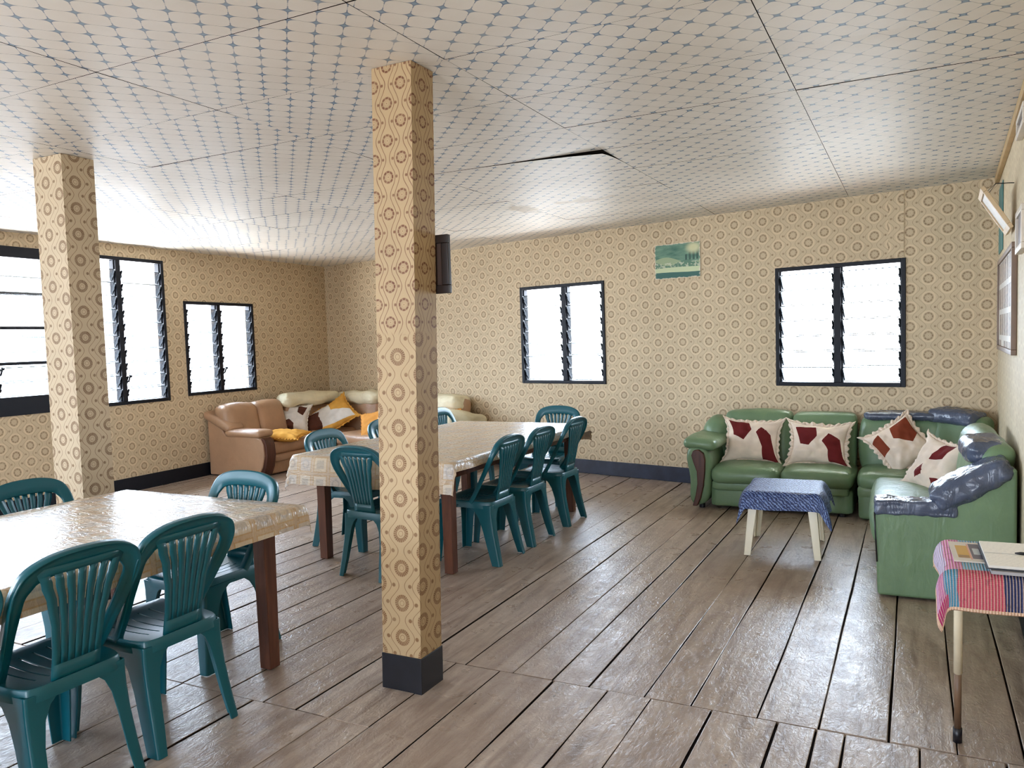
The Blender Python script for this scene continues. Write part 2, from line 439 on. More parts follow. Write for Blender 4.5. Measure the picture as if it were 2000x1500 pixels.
def blue_cloth():
    k = NT('blue_batik_cloth'); uv = k.coord('UV')
    wv = k.n('ShaderNodeTexWave'); wv.wave_type = 'BANDS'; wv.bands_direction = 'DIAGONAL'
    k.set(wv.inputs['Vector'], uv); wv.inputs['Scale'].default_value = 26; wv.inputs['Distortion'].default_value = 5; wv.inputs['Detail'].default_value = 2; wv.inputs['Detail Scale'].default_value = 2
    ch = k.n('ShaderNodeTexVoronoi'); k.set(ch.inputs['Vector'], uv); ch.inputs['Scale'].default_value = 60; ch.feature = 'DISTANCE_TO_EDGE'
    n = k.noise(uv, 22, 4, .6)
    c = k.ramp(wv.outputs[1] if len(wv.outputs) > 1 else wv.outputs[0], [(.15, (24, 38, 86)), (.55, (64, 92, 160)), (.9, (136, 158, 200))])
    c = k.mix(k.rng(ch.outputs[0], 0, .12, .7, 0), c, lin((40, 48, 74)))
    c = k.mix(k.rng(n, .5, .7, 0, .6), c, lin((34, 44, 84)))
    k.base(c); k.rough(.5); k.spec(.45); k.bump(k.add(wv.outputs[1], n), .4, .004)
    return k.m
M_blue = blue_cloth()

def knit_cloth():
    k = NT('knitted_patchwork_cover'); uv = k.coord('UV'); x, y, _ = k.sep(uv)
    xx = k.add(x, k.mul(k.sub(k.noise(uv, 9, 2), .5), .02))
    def strips(stops):
        kr = k.n('ShaderNodeValToRGB'); kr.color_ramp.interpolation = 'CONSTANT'; k.set(kr.inputs[0], k.rng(xx, 0, .5, 0, 1))
        el = kr.color_ramp.elements
        while len(el) < len(stops): el.new(.5)
        for e, (p, c) in zip(el, stops): e.position = p*2; e.color = lin(c)
        return kr.outputs[0]
    rowa = strips([(0, (206, 150, 190)), (.055, (196, 120, 160)), (.085, (84, 140, 166)), (.125, (190, 84, 100)), (.25, (54, 60, 96)), (.36, (196, 120, 120))])
    rowb = strips([(0, (200, 186, 214)), (.09, (214, 140, 176)), (.14, (128, 172, 192)), (.24, (216, 160, 176)), (.33, (128, 172, 192))])
    rowc = strips([(0, (182, 60, 110)), (.09, (84, 140, 166)), (.125, (190, 84, 100)), (.25, (54, 60, 96)), (.36, (196, 120, 120))])
    yy = k.add(y, k.mul(k.sub(k.noise(uv, 7, 2), .5), .02))
    base_c = k.mix(k.m1('GREATER_THAN', yy, 2.865), k.mix(k.m1('GREATER_THAN', yy, 2.775), rowc, rowa), rowb)
    class _K: outputs = [base_c]
    kr = _K
    rib = k.m1('SINE', k.mul(x, 2*pi/.0085)); row = k.m1('SINE', k.mul(y, 2*pi/.006))
    c = k.mix(k.rng(rib, .2, 1, 0, .65), kr.outputs[0], lin((226, 200, 180)))
    c = k.mix(k.rng(k.noise(uv, 30, 3), .6, .72, 0, .4), c, lin((70, 60, 70)))
    hem = k.mx(k.m1('LESS_THAN', x, .038), k.m1('LESS_THAN', y, 2.728))
    c = k.mix(hem, c, lin((226, 188, 160)))
    k.base(c); k.rough(.95); k.spec(.1)
    k.bump(k.add(rib, k.mul(row, .4)), .7, .003)
    return k.m
M_knit = knit_cloth()
M_knithem = fabric('peach_knit_hem', (222, 180, 152))

# ------------------------------------------------------------------ floor: planks along Y in runs divided by cross joints
def floor():
    bm = BM(); uvl = bm.loops.layers.uv.new('UVMap'); pl = bm.faces.layers.float.new('plank')
    def run(edges, y0, y1, t=None):
        for a, b in zip(edges, edges[1:]):
            g = random.uniform(.0045, .009); dz = random.uniform(-.004, .0)
            r = random.random(); ou, ov = random.uniform(0, 50), random.uniform(0, 50)
            ny = max(2, int((y1-y0)/.35))
            rows = []
            wa = random.uniform(0, 9)
            for j in range(ny+1):
                y = y0 + .004 + (y1-y0-.008)*j/ny
                ja = .006*noise.noise(Vector((a*3.1, y*1.3, wa))); jb = .006*noise.noise(Vector((b*3.1, y*1.3, wa+4)))
                cup = random.uniform(-.001, .001)
                xa, xb = a+g/2+ja, b-g/2+jb
                rows.append([Vector((xa, y, -.02)), Vector((xa, y, dz-.0012)), Vector((xa+.003, y, dz)), Vector(((xa+xb)/2, y, dz+cup)), Vector((xb-.003, y, dz)), Vector((xb, y, dz-.0012)), Vector((xb, y, -.02))])
            vr = [[bm.verts.new(p) for p in rr] for rr in rows]
            for p, q in zip(vr, vr[1:]):
                for i in range(6):
                    f = bm.faces.new((p[i], p[i+1], q[i+1], q[i])); f[pl] = r; f.material_index = 1 if i in (0, 5) else 0
                    for l in f.loops: l[uvl].uv = (l.vert.co.x+ou, l.vert.co.y+ov)
            for vv in (vr[0], vr[-1]):
                f = bm.faces.new(vv); f[pl] = r
                for l in f.loops: l[uvl].uv = (l.vert.co.x+ou, l.vert.co.z)
    def fill(known, x0, x1):
        e = list(known)
        while e[0] > x0: e.insert(0, e[0]-random.uniform(.19, .26))
        while e[-1] < x1: e.append(e[-1]+random.uniform(.19, .26))
        return e
    farL = fill([-3.62, -3.40, -3.13, -2.87, -2.63, -2.40, -2.22, -2.05], -8.2, -2.06)
    farR = fill([-2.05, -1.812, -1.571, -1.385, -1.217, -.974, -.784, -.53, -.311, -.076], -2.1, 1.3)
    run(farL, 2.345, 9.3); run(farR, 3.0, 9.3)
    midL = fill([-2.62, -2.45, -2.25, -2.05], -8.2, -2.06)
    run([-2.05, -1.86], 2.345, 3.0)
    run(midL, -.9, 2.345); run(fill([-2.05, -1.86], -2.06, -1.87), -.9, 2.345)
    near = fill([-1.86, -1.636, -1.372, -1.128, -.944, -.70, -.455, -.318, -.22, .02], -1.87, 1.3)
    run(near, .35, 3.0)
    run(fill([-1.86, -1.6, -1.36], -1.87, 1.3), -3.9, .35); run(fill([-3, -2.75, -2.5, -2.25, -2.05, -1.86], -8.2, -1.87), -3.9, -.9)
    vs, fs = box(bm, -8.2, 1.3, -3.9, 9.3, -.06, -.016, mat=1)
    o = obj('floor', bm, [M_floor, M_sub])
    tag(o, 'worn grey-brown painted plank floor with open gaps', 'floor', kind='structure')
floor()

# ------------------------------------------------------------------ ceiling: printed sheets with thin seams
def ceiling():
    bm = BM(); uvl = bm.loops.layers.uv.new('UVMap')
    xs = [-9.35, -8.15, -6.95, -5.75, -4.17, -2.930, -1.669, -.494, .72, 1.5]
    xs = [-8.3, -7.72, -6.55, -5.35, -4.16, -2.930, -1.669, -.494, .72, 1.4]
    ys = [2.157 - .605*k for k in range(1, 11)][::-1] + [2.157, 2.773, 3.396, 3.983, 4.562] + [4.562+.605*k for k in range(1, 9)]
    G = .0035
    for i, (a, b) in enumerate(zip(xs, xs[1:])):
        for j, (c, d) in enumerate(zip(ys, ys[1:])):
            ou, ov = random.uniform(-.03, .03), random.uniform(-.03, .03)
            tilt = [random.uniform(-.0025, .0005) for _ in range(4)]
            if abs(a+2.930) < .01 and abs(c-4.562) < .01: tilt = [-.002, -.024, -.001, -.001]   # one loose sheet: its edge has dropped
            pts = [(a+G/2, c+G/2), (b-G/2, c+G/2), (b-G/2, d-G/2), (a+G/2, d-G/2)]
            N = 6
            grid = [[None]*(N+1) for _ in range(N+1)]
            for u in range(N+1):
                for v in range(N+1):
                    fu, fv = u/N, v/N
                    x = pts[0][0] + (pts[1][0]-pts[0][0])*fu; y = pts[0][1] + (pts[2][1]-pts[0][1])*fv
                    z = H + tilt[0]*(1-fu)*(1-fv) + tilt[1]*fu**3*(1-fv)**3 + tilt[2]*fu*fv + tilt[3]*(1-fu)*fv - .006*sin(pi*fu)*sin(pi*fv)
                    grid[u][v] = bm.verts.new((x, y, z))
            for u in range(N):
                for v in range(N):
                    f = bm.faces.new((grid[u][v], grid[u][v+1], grid[u+1][v+1], grid[u+1][v]))
                    for l in f.loops: l[uvl].uv = (l.vert.co.x+ou, l.vert.co.y+ov)
    box(bm, -8.3, 1.4, -3.9, 9.5, H+.012, H+.06, mat=1)
    o = obj('ceiling', bm, [M_ceil, M_gap], smooth=False)
    tag(o, 'pale ceiling sheets printed with small blue stars', 'ceiling', kind='structure')
ceiling()

# ------------------------------------------------------------------ walls with openings
def wall(name, ang, org, x0, x1, holes, mat, label, thick=.13):
    """local X along the wall, local Y outward, Z up"""
    bm = BM(); uvl = bm.loops.layers.uv.new('UVMap')
    Xs = sorted({x0, x1, *[h[0] for h in holes], *[h[1] for h in holes]}); Zs = sorted({-.05, H+.03, *[h[2] for h in holes], *[h[3] for h in holes]})
    def solid(x, z): return x0 < x < x1 and -.05 < z < H+.03 and not any(h[0] < x < h[1] and h[2] < z < h[3] for h in holes)
    def quad(P, uvs):
        f = bm.faces.new([bm.verts.new(p) for p in P])
        for l, q in zip(f.loops, uvs): l[uvl].uv = q
    nx, nz = len(Xs)-1, len(Zs)-1
    S = [[solid((Xs[i]+Xs[i+1])/2, (Zs[j]+Zs[j+1])/2) for j in range(nz)] for i in range(nx)]
    for i in range(nx):
        for j in range(nz):
            if not S[i][j]: continue
            a, b, c, d = Xs[i], Xs[i+1], Zs[j], Zs[j+1]
            quad([(a, 0, c), (b, 0, c), (b, 0, d), (a, 0, d)], [(a, c), (b, c), (b, d), (a, d)])
            quad([(a, thick, c), (a, thick, d), (b, thick, d), (b, thick, c)], [(a, c), (a, d), (b, d), (b, c)])
            for (ii, jj, P) in ((i-1, j, [(a, 0, c), (a, 0, d), (a, thick, d), (a, thick, c)]), (i+1, j, [(b, 0, c), (b, thick, c), (b, thick, d), (b, 0, d)]),
                                (i, j-1, [(a, 0, c), (a, thick, c), (b, thick, c), (b, 0, c)]), (i, j+1, [(a, 0, d), (b, 0, d), (b, thick, d), (a, thick, d)])):
                if not (0 <= ii < nx and 0 <= jj < nz and S[ii][jj]): quad(P, [(p[0]+p[1], p[2]) for p in P])
    bmesh.ops.remove_doubles(bm, verts=bm.verts, dist=1e-5)
    o = obj(name, bm, mat, loc=(org[0], org[1], 0), rot=(0, 0, ang))
    tag(o, label, 'wall', kind='structure')
    return o
ANG_B, ANG_L, ANG_R = TB, pi/2 - TL, -pi/2 - TR
OB, OL, OR = bw(0), lw(0), rw(0)
WIN_B = [(-4.09, -2.962, .970, 2.058), (-1.142, -.060, .975, 2.034)]
WIN_L = [(3.45, 4.86, .917, 2.452), (4.93, 6.072, .917, 2.45), (6.326, 7.412, .945, 2.020), (-1.6, 1.2, .917, 2.45)]
wall('wall_back', ANG_B, OB, -7.80, .72, WIN_B, M_wall, 'back wall papered with brown rosettes')
wall('wall_left', ANG_L, OL, -3.7, 9.05, WIN_L, M_wall, 'left wall papered with brown rosettes')
wall('wall_right', ANG_R, OR, -7.3, 3.7, [], M_wall_plain, 'right wall with faded tan paper')
REAR = [(-6.6, -4.9, .8, 2.25), (-4.3, -2.6, .8, 2.25), (-1.7, -.8, .02, 2.1)]
wall('wall_rear', pi, (0, -3.5, 0), .3-1.0, 7.9, [(-b, -a, c, d) for a, b, c, d in REAR], M_wall, 'rear wall behind the viewer')

# ------------------------------------------------------------------ louvered windows
def window(n, ang, org, hole, label, mull=(.5,), bars=(), rail=.035, sill=.035, top=.035, pitch=.137, depth=.09, tilt=60):
    a, b, c, d = hole
    root = empty('window_%d' % n, (org[0], org[1], 0), ang); tag(root, label, 'window', kind='structure')
    y0, y1 = -.012, depth
    bm = BM()
    for X in ((a, a+rail), (b-rail, b)): box(bm, X[0], X[1], y0, y1, c, d)
    box(bm, a+rail, b-rail, y0, y1, c, c+sill); box(bm, a+rail, b-rail, y0, y1, d-top, d)
    obj('window_frame', bm, M_navy, root, bevel=.004, seg=2)
    ms = [a+rail] + [a+(b-a)*m for m in mull] + [b-rail]
    for m in ms[1:-1]:
        bm = BM(); box(bm, m-.028, m+.028, y0+.002, y1, c+sill, d-top); obj('mullion', bm, M_navy, root, bevel=.004, seg=2)
    bays = []
    for i, (p, q) in enumerate(zip(ms, ms[1:])):
        bays.append((p + (.028 if i else 0), q - (.028 if i < len(ms)-2 else 0)))
    if bars:
        bm = BM()
        for z in bars:
            for p, q in bays: box(bm, p, q, .02, .045, z-.014, z+.014)
        obj('window_bars', bm, M_navy, root, bevel=.003, seg=2)
    for p, q in bays:
        # galleries: upright channels with a clip for every blade
        zs = []; z = c+sill+pitch*.5
        while z < d-top-pitch*.25: zs.append(z); z += pitch
        bm = BM()
        for X in ((p, p+.012), (q-.012, q)): box(bm, X[0], X[1], .012, .030, c+sill, d-top)
        for z in zs:
            for X in ((p+.012, p+.017), (q-.017, q-.012)):
                M = T((X[0]+X[1])/2, .022, z, 0, radians(90-tilt))
                box(bm, -.004, .004, -.010, .010, -.062, .062, M)
                box(bm, -.008, .008, -.020, -.010, -.012, .016, M)
        obj('louver_gallery', bm, M_gallery, root)
        bm = BM()
        for z in zs:
            M = T(0, .024, z, 0, radians(90-tilt))
            vs, fs = box(bm, p+.014, q-.014, -.0070, .0070, -.072, .072, M)
            for f in (fs[0], fs[1]): f.material_index = 1
        o = obj('louver_glass', bm, [M_glass, M_glassedge], root)
    bm = BM(); q = bays[-1][0]
    M = T(q+.02, -.004, c+sill+.20, 0, radians(25)); box(bm, -.006, .006, -.006, .006, 0, .075, M); box(bm, -.009, .009, -.02, .004, .06, .08, M)
    obj('louver_handle', bm, M_gallery, root, bevel=.002)
    return root
window(1, ANG_L, OL, WIN_L[0], 'large left window with dark horizontal bars', (.52,), bars=(1.39, 1.716, 2.03), sill=.17, top=.10, rail=.05)
window(2, ANG_L, OL, WIN_L[1], 'tall louvered window beside the left pillar')
window(3, ANG_L, OL, WIN_L[2], 'small louvered window above the tan sofa', (.475,))
window(4, ANG_B, OB, WIN_B[0], 'louvered window above the far dining table', (.535,))
window(5, ANG_B, OB, WIN_B[1], 'louvered window above the green sofa', (.50,))
window(6, ANG_L, OL, WIN_L[3], 'louvered window behind the viewer on the left wall', (.25, .5, .75))
for i, (a, b, c, d) in enumerate(REAR[:2]):
    window(7+i, pi, (0, -3.5, 0), (-b, -a, c, d), 'rear louvered window', (.33, .66))
# daylight portals: they only tell the sampler where the sky comes in
def portal(ang, org, hole):
    a, b, c, d = hole
    li = bpy.data.lights.new('daylight_portal', 'AREA'); li.shape = 'RECTANGLE'; li.size = b-a; li.size_y = d-c
    li.cycles.is_portal = True
    o = bpy.data.objects.new('daylight_portal', li); COL.objects.link(o)
    M = Matrix.Translation((org[0], org[1], 0)) @ Matrix.Rotation(ang, 4, 'Z') @ Matrix.Translation(((a+b)/2, .12, (c+d)/2)) @ Matrix.Rotation(-pi/2, 4, 'X')
    o.matrix_world = M
for h in WIN_B: portal(ANG_B, OB, h)
for h in WIN_L: portal(ANG_L, OL, h)
for a, b, c, d in REAR: portal(pi, (0, -3.5, 0), (-b, -a, c, d))

# baseboards and ceiling batten
def board(name, ang, org, x0, x1, z0, z1, t, mat, label, y=0):
    bm = BM(); box(bm, x0, x1, y-t, y-.0005, z0, z1)
    o = obj(name, bm, mat, loc=(org[0], org[1], 0), rot=(0, 0, ang), bevel=.004)
    tag(o, label, 'baseboard' if 'base' in name else 'trim', kind='structure')
board('baseboard_back', ANG_B, OB, -7.6, .56, .0, .150, .016, M_navyb, 'dark navy baseboard along the back wall')
board('baseboard_left', ANG_L, OL, -3.4, 8.84, .0, .150, .016, M_navy, 'dark navy baseboard along the left wall')
board('baseboard_right', ANG_R, OR, -7.08, 3.4, .0, .150, .016, M_navy, 'dark navy baseboard along the right wall')
board('trim_1', ANG_R, OR, -7.09, 3.4, H-.055, H-.006, .03, M_trimbeige, 'beige batten where ceiling meets the right wall')

# a narrow strip of paper pasted over the sheet joint above the right-hand window
def paper_strip(s0, s1, z0, z1):
    bm = BM(); uvl = bm.loops.layers.uv.new('UVMap')
    box(bm, s0, s1, -.007, -.0005, z0, z1)
    for f in bm.faces:
        for l in f.loops: l[uvl].uv = (l.vert.co.x+.055, l.vert.co.z+.03)
    o = obj('trim_2', bm, M_wall, loc=(OB[0], OB[1], 0), rot=(0, 0, ANG_B))
    tag(o, 'narrow papered strip above the window over the green sofa', 'trim', kind='structure')
paper_strip(-.194, -.074, 2.045, H-.004)

# ------------------------------------------------------------------ pillars
def pillar(name, x, y, sx, sy, lean, mat, label, band):
    root = empty(name, (x+sx/2, y+sy/2, 0)); tag(root, label, 'pillar', 'wallpapered pillars')
    bm = BM(); uvl = bm.loops.layers.uv.new('UVMap')
    N = 8; rows = []
    for j in range(N+1):
        z = .147 + (H-.004-.147)*j/N
        rows.append([Vector((cx*sx/2+lean[0]*z/H, cyy*sy/2+lean[1]*z/H, z)) for cx, cyy in ((-1, -1), (1, -1), (1, 1), (-1, 1))])
    per = [0, sx, sx+sy, 2*sx+sy, 2*sx+2*sy]
    vr = [[bm.verts.new(p) for p in r] for r in rows]
    for p, q in zip(vr, vr[1:]):
        for i in range(4):
            f = bm.faces.new((p[i], p[(i+1) % 4], q[(i+1) % 4], q[i]))
            for l, (u, v) in zip(f.loops, ((per[i], p[0].co.z), (per[i+1], p[0].co.z), (per[i+1], q[0].co.z), (per[i], q[0].co.z))): l[uvl].uv = (u, v)
    bm.faces.new(vr[-1]); bm.faces.new(vr[0][::-1])
    obj('pillar_shaft', bm, mat, root)
    bm = BM(); e = .004
    lo = [(cx*(sx/2+e), cyy*(sy/2+e), -.008) for cx, cyy in ((-1, -1), (1, -1), (1, 1), (-1, 1))]
    loft(bm, [lo, [(p[0]+lean[0]*.15/H, p[1]+lean[1]*.15/H, .150) for p in lo]])
    obj('base_band', bm, M_black, root, bevel=.003)
    return root
pillar('pillar', -2.018, 2.662, .193, .160, (.041, .039), M_pillar, 'square papered pillar in the middle with a black base, nearest the viewer', True)
pillar('pillar', -4.509, 2.881, .253, .198, (.0, .0), M_pillar2, 'square papered pillar at the left, rising behind the near table', True)

# ------------------------------------------------------------------ plastic chairs
def chair_proto():
    root = empty('plastic_chair')
    # seat
    hw = lambda b: .172 + .024*(b+1)/2
    A = [-1, -.93, -.8]
    for c in (-.52, -.26, 0, .26, .52): A += [c-.13, c-.022, c+.022] if c > -.5 else [c-.15, c-.022, c+.022]
    A += [.65, .8, .93, 1]; A = sorted(set(round(a, 4) for a in A))
    B = [-1, -.94, -.82, -.62, -.40, -.2, 0, .2, .4, .55, .7, .83, .93, 1]
    bm = BM(); g = {}
    def seat_pt(a, b):
        k = 1 - .085*max(0, abs(b)-.6)**2/.16*abs(a)**4      # rounded corners
        k2 = 1 - .06*max(0, abs(a)-.6)**2/.16*abs(b)**4
        x = a*hw(b)*k; y = .005 + b*.207*k2
        z = .420 + .006*b - .020*(1-a*a)*(1-b*b) - (.018*((b-.7)/.3)**2 if b > .7 else 0)
        return Vector((x, y, z))
    for i, a in enumerate(A):
        for j, b in enumerate(B): g[i, j] = bm.verts.new(seat_pt(a, b))
    slot = [i for i in range(len(A)-1) if abs((A[i+1]-A[i])-.044) < .002]
    for i in range(len(A)-1):
        for j in range(len(B)-1):
            if i in slot and -.65 <= B[j] and B[j+1] <= .58: continue
            bm.faces.new((g[i, j], g[i+1, j], g[i+1, j+1], g[i, j+1]))
    ring = [g[i, 0] for i in range(len(A))] + [g[len(A)-1, j] for j in range(1, len(B))] + [g[i, len(B)-1] for i in range(len(A)-2, -1, -1)] + [g[0, j] for j in range(len(B)-2, 0, -1)]
    prev = ring
    for dz, out in ((.006, .004), (.046, .006)):
        nr = []
        for v in ring:
            d = Vector((v.co.x, v.co.y, 0)).normalized()
            nr.append(bm.verts.new((v.co.x + d.x*out, v.co.y + d.y*out, v.co.z - dz)))
        for q in range(len(ring)):
            bm.faces.new((prev[q], prev[(q+1) % len(ring)], nr[(q+1) % len(ring)], nr[q]))
        prev = nr
    st = obj('seat', bm, M_teal, root, smooth=True, solid=.005); st.modifiers.new('es', 'EDGE_SPLIT').split_angle = radians(45)
    # hoop of the back: a broad flat band
    P = [(.184, -.035, .392), (.188, -.072, .445), (.197, -.118, .520), (.211, -.172, .610), (.222, -.217, .690), (.217, -.245, .752), (.184, -.262, .803), (.106, -.270, .833), (0, -.273, .841)]
    P = P + [(-x, y, z) for x, y, z in P[-2::-1]]
    C = catmull(P, 5); n = len(C); secs = []
    for i, p in enumerate(C):
        t = (C[min(i+1, n-1)] - C[max(i-1, 0)]).normalized()
        nrm = Vector((0, -1, -.30)).normalized(); inn = nrm.cross(t).normalized()
        if inn.dot(Vector((0, -.22, .55)) - p) < 0: inn = -inn
        f = abs(i/(n-1)*2-1)
        wd = interp([(0, .076), (.30, .068), (.5, .052), (.7, .042), (.88, .040), (1, .044)], f)
        nn = t.cross(inn).normalized()
        if nn.y > 0: nn = -nn
        th = .016
        prof = [(0, -.010), (0, .018), (.004, .020), (.010, .010), (wd*.5, th*.5), (wd-.004, th*.45), (wd, 0), (wd-.004, -th*.45), (wd*.5, -th*.4), (.008, -.012)]
        secs.append([p + inn*u + nn*v for u, v in prof])
    bm = BM(); loft(bm, secs); obj('back_frame', bm, M_teal, root, smooth=True)
    # fan of slats
    def bp(x, z):
        y = -.180 - (z-.40)*.195 - .012*(1-(x/.2)**2)
        return Vector((x, y, z))
    hwz = lambda z: interp([(.40, .084), (.50, .084), (.60, .093), (.68, .110), (.74, .130), (.79, .150)], z)
    Z = [.405, .43, .465, .50, .55, .60, .65, .69, .73, .765, .785, .798]
    bm = BM()
    def strip(f0, f1, zs):
        prev = None
        for z in zs:
            h = hwz(z); a0 = f0(z) if callable(f0) else f0; a1 = f1(z) if callable(f1) else f1
            m = 6 if a1-a0 > .5 else 1
            row = [bm.verts.new(bp((a0+(a1-a0)*i/m)*h, z)) for i in range(m+1)]
            if prev:
                for i in range(m): bm.faces.new((prev[i], prev[i+1], row[i+1], row[i]))
            prev = row
    strip(-1, 1, Z[:3]); strip(-1, 1, [.772, .785, .798])
    zz = Z[2:9] + [.75, .772]
    gap = lambda z: interp([(.465, .030), (.56, .040), (.66, .078), (.772, .105)], z)      # slots narrow downwards
    cen = lambda q: -.70 + 1.40*q/5
    strip(-1, lambda z: cen(0)-gap(z)/2, zz); strip(lambda z: cen(5)+gap(z)/2, 1, zz)
    for q in range(5): strip(lambda z, q=q: cen(q)+gap(z)/2, lambda z, q=q: cen(q+1)-gap(z)/2, zz)
    bmesh.ops.remove_doubles(bm, verts=bm.verts, dist=.0004)
    obj('slatted_backrest', bm, M_teal, root, smooth=True, solid=.008, offset=0)
    # legs: L sections
    def leg(sx, front):
        if front:
            tab = [(0.0, .206, .228, .046, .050), (.10, .203, .222, .054, .058), (.22, .200, .216, .060, .066), (.30, .199, .211, .072, .082), (.345, .200, .211, .092, .104), (.375, .201, .213, .128, .140), (.393, .202, .214, .185, .185)]
            sy = 1
        else:
            tab = [(0.0, .190, -.262, .040, .060), (.10, .184, -.240, .046, .070), (.22, .179, -.216, .050, .080), (.30, .178, -.205, .062, .096), (.345, .178, -.202, .082, .122), (.375, .178, -.202, .115, .165), (.393, .178, -.202, .165, .20)]
            sy = -1
        t = .007; secs = []
        for z, x, y, wx, wy in tab:
            r = .012
            out = [(x-wx, y*1.0), (x-r, y), (x-r*.3, y-sy*r*.3), (x, y-sy*r), (x, y-sy*wy), (x-t, y-sy*wy), (x-t, y-sy*(r+.002)), (x-r*.3-t*.7, y-sy*(r*.3+t*.7)), (x-r-.002, y-sy*t), (x-wx, y-sy*t)]
            secs.append([(sx*p, q, z) for p, q in out])
        bm = BM(); loft(bm, secs); obj('leg', bm, M_teal, root, smooth=True, bevel=.0015, seg=1, angle=50)
    for sx in (-1, 1): leg(sx, True); leg(sx, False)
    return root
CH0 = chair_proto(); used = [False]
def copy_tree(r):
    c = r.copy(); COL.objects.link(c)
    for ch in r.children:
        d = ch.copy(); COL.objects.link(d); d.parent = c
        for g in ch.children:
            e = g.copy(); COL.objects.link(e); e.parent = d
    return c
def chair(x, y, face, label, group):
    o = CH0 if not used[0] else copy_tree(CH0)
    used[0] = True
    o.location = (x, y, 0); o.rotation_euler = (0, 0, radians(face)); tag(o, label, 'chair', group)
G1, G2 = 'plastic chairs around the near table', 'plastic chairs around the far table'
chair(-2.66, 2.03, 90, 'teal plastic chair on the right side of the near table, nearest its corner leg', G1)
chair(-2.655, 1.60, 90, 'teal plastic chair seen from behind at the near table, large in the lower left', G1)
chair(-2.66, 1.135, 90, 'teal plastic chair at the near table cut off by the left picture edge', G1)
chair(-3.02, 2.66, 180, 'teal plastic chair at the far end of the near table, facing the viewer', G1)
chair(-3.68, 2.36, -90, 'teal plastic chair across the near table, in front of the left pillar', G1)
chair(-3.05, 4.13, -6, 'teal plastic chair at the far table, back to the viewer, half behind the middle pillar', G2)
chair(-2.64, 4.605, 90, 'teal plastic chair on the right side of the far table, nearest of three', G2)
chair(-2.64, 5.12, 90, 'teal plastic chair on the right side of the far table, middle of three', G2)
chair(-2.64, 5.76, 90, 'teal plastic chair on the right side of the far table, farthest of three', G2)
chair(-3.68, 4.60, -90, 'teal plastic chair across the far table, in front of the tan sofa cushions', G2)
chair(-3.72, 5.40, -90, 'teal plastic chair mostly hidden behind the middle pillar, showing just left of it', G2)
chair(-3.78, 6.37, -90, 'teal plastic chair showing just right of the middle pillar beyond the far table', G2)
chair(-2.95, 6.46, 180, 'teal plastic chair at the far end of the far table, below the back wall window', G2)

# ------------------------------------------------------------------ tables and cloths
def drape(x0, x1, y0, y1, z, dl, dr, dn, df, step=.045, flare=.16, wave=.012, seed=0, r=.012, tip=1.0):
    bm = BM(); uvl = bm.loops.layers.uv.new('UVMap')
    def axis(a, b, lo, hi):
        n = max(2, int((b-a)/step)); v = [a + (b-a)*i/n for i in range(n+1)]
        m = max(3, int(lo/.022)); v = [a - lo*i/m for i in range(m, 0, -1)] + v
        m = max(3, int(hi/.022)); v = v + [b + hi*i/m for i in range(1, m+1)]
        return v
    X, Y = axis(x0, x1, dl, dr), axis(y0, y1, dn, df)
    def pos(u, v):
        du = u-x1 if u > x1 else (u-x0 if u < x0 else 0); dv = v-y1 if v > y1 else (v-y0 if v < y0 else 0)
        bx, by = min(max(u, x0), x1), min(max(v, y0), y1)
        d = hypot(du, dv)
        if d == 0:
            return Vector((u, v, z + .0015*noise.noise(Vector((u*6, v*6, seed)))))
        ux, uy = du/d, dv/d
        corner = min(abs(du), abs(dv))/max(abs(du), abs(dv), 1e-6)
        along = bx*abs(uy) + by*abs(ux)
        wv = wave*min(1, d/.08)*(noise.noise(Vector((along*5.5, seed*3.3, .5)))+.55*sin(along*17+seed))
        out = r*(1-math.exp(-d/r)) + flare*d*(1+.8*corner) + max(-.6*r, wv)
        dd = max(0, d*(1 + (tip-1)*corner))
        zz = z - max(0, dd - r*.5*(1-math.exp(-dd/r)))*.985
        return Vector((bx + ux*out, by + uy*out, zz))
    g = {}
    for i, u in enumerate(X):
        for j, v in enumerate(Y): g[i, j] = bm.verts.new(pos(u, v))
    for i in range(len(X)-1):
        for j in range(len(Y)-1):
            f = bm.faces.new((g[i, j], g[i+1, j], g[i+1, j+1], g[i, j+1]))
            for l, (a, b) in zip(f.loops, ((i, j), (i+1, j), (i+1, j+1), (i, j+1))): l[uvl].uv = (X[a], Y[b])
    return bm
def dining_table(x0, x1, y0, y1, z, legs, label):
    root = empty('dining_table', ((x0+x1)/2, (y0+y1)/2, 0)); ox, oy = (x0+x1)/2, (y0+y1)/2
    tag(root, label, 'table', 'dining tables')
    bm = BM(); box(bm, x0-ox, x1-ox, y0-oy, y1-oy, z-.028, z); obj('tabletop', bm, M_tablewood, root, bevel=.004)
    for lx, ly in legs:
        bm = BM(); a, b = .036, .031
        loft(bm, [[(lx-ox+q*b, ly-oy+p*b, 0) for q, p in ((-1, -1), (1, -1), (1, 1), (-1, 1))], [(lx-ox+q*a, ly-oy+p*a, z-.028) for q, p in ((-1, -1), (1, -1), (1, 1), (-1, 1))]])
        obj('leg', bm, M_tablewood, root, bevel=.003)
    xs = sorted({l[0] for l in legs}); ys = sorted({l[1] for l in legs})
    for a, b, c, d in ((xs[0]+.036, xs[1]-.036, ys[0]-.012, ys[0]+.012), (xs[0]+.036, xs[1]-.036, ys[1]-.012, ys[1]+.012), (xs[0]-.012, xs[0]+.012, ys[0]+.036, ys[1]-.036), (xs[1]-.012, xs[1]+.012, ys[0]+.036, ys[1]-.036)):
        bm = BM(); box(bm, a-ox, b-ox, c-oy, d-oy, z-.13, z-.028); obj('apron', bm, M_tablewood, root, bevel=.003)
    return root
TZ = .728
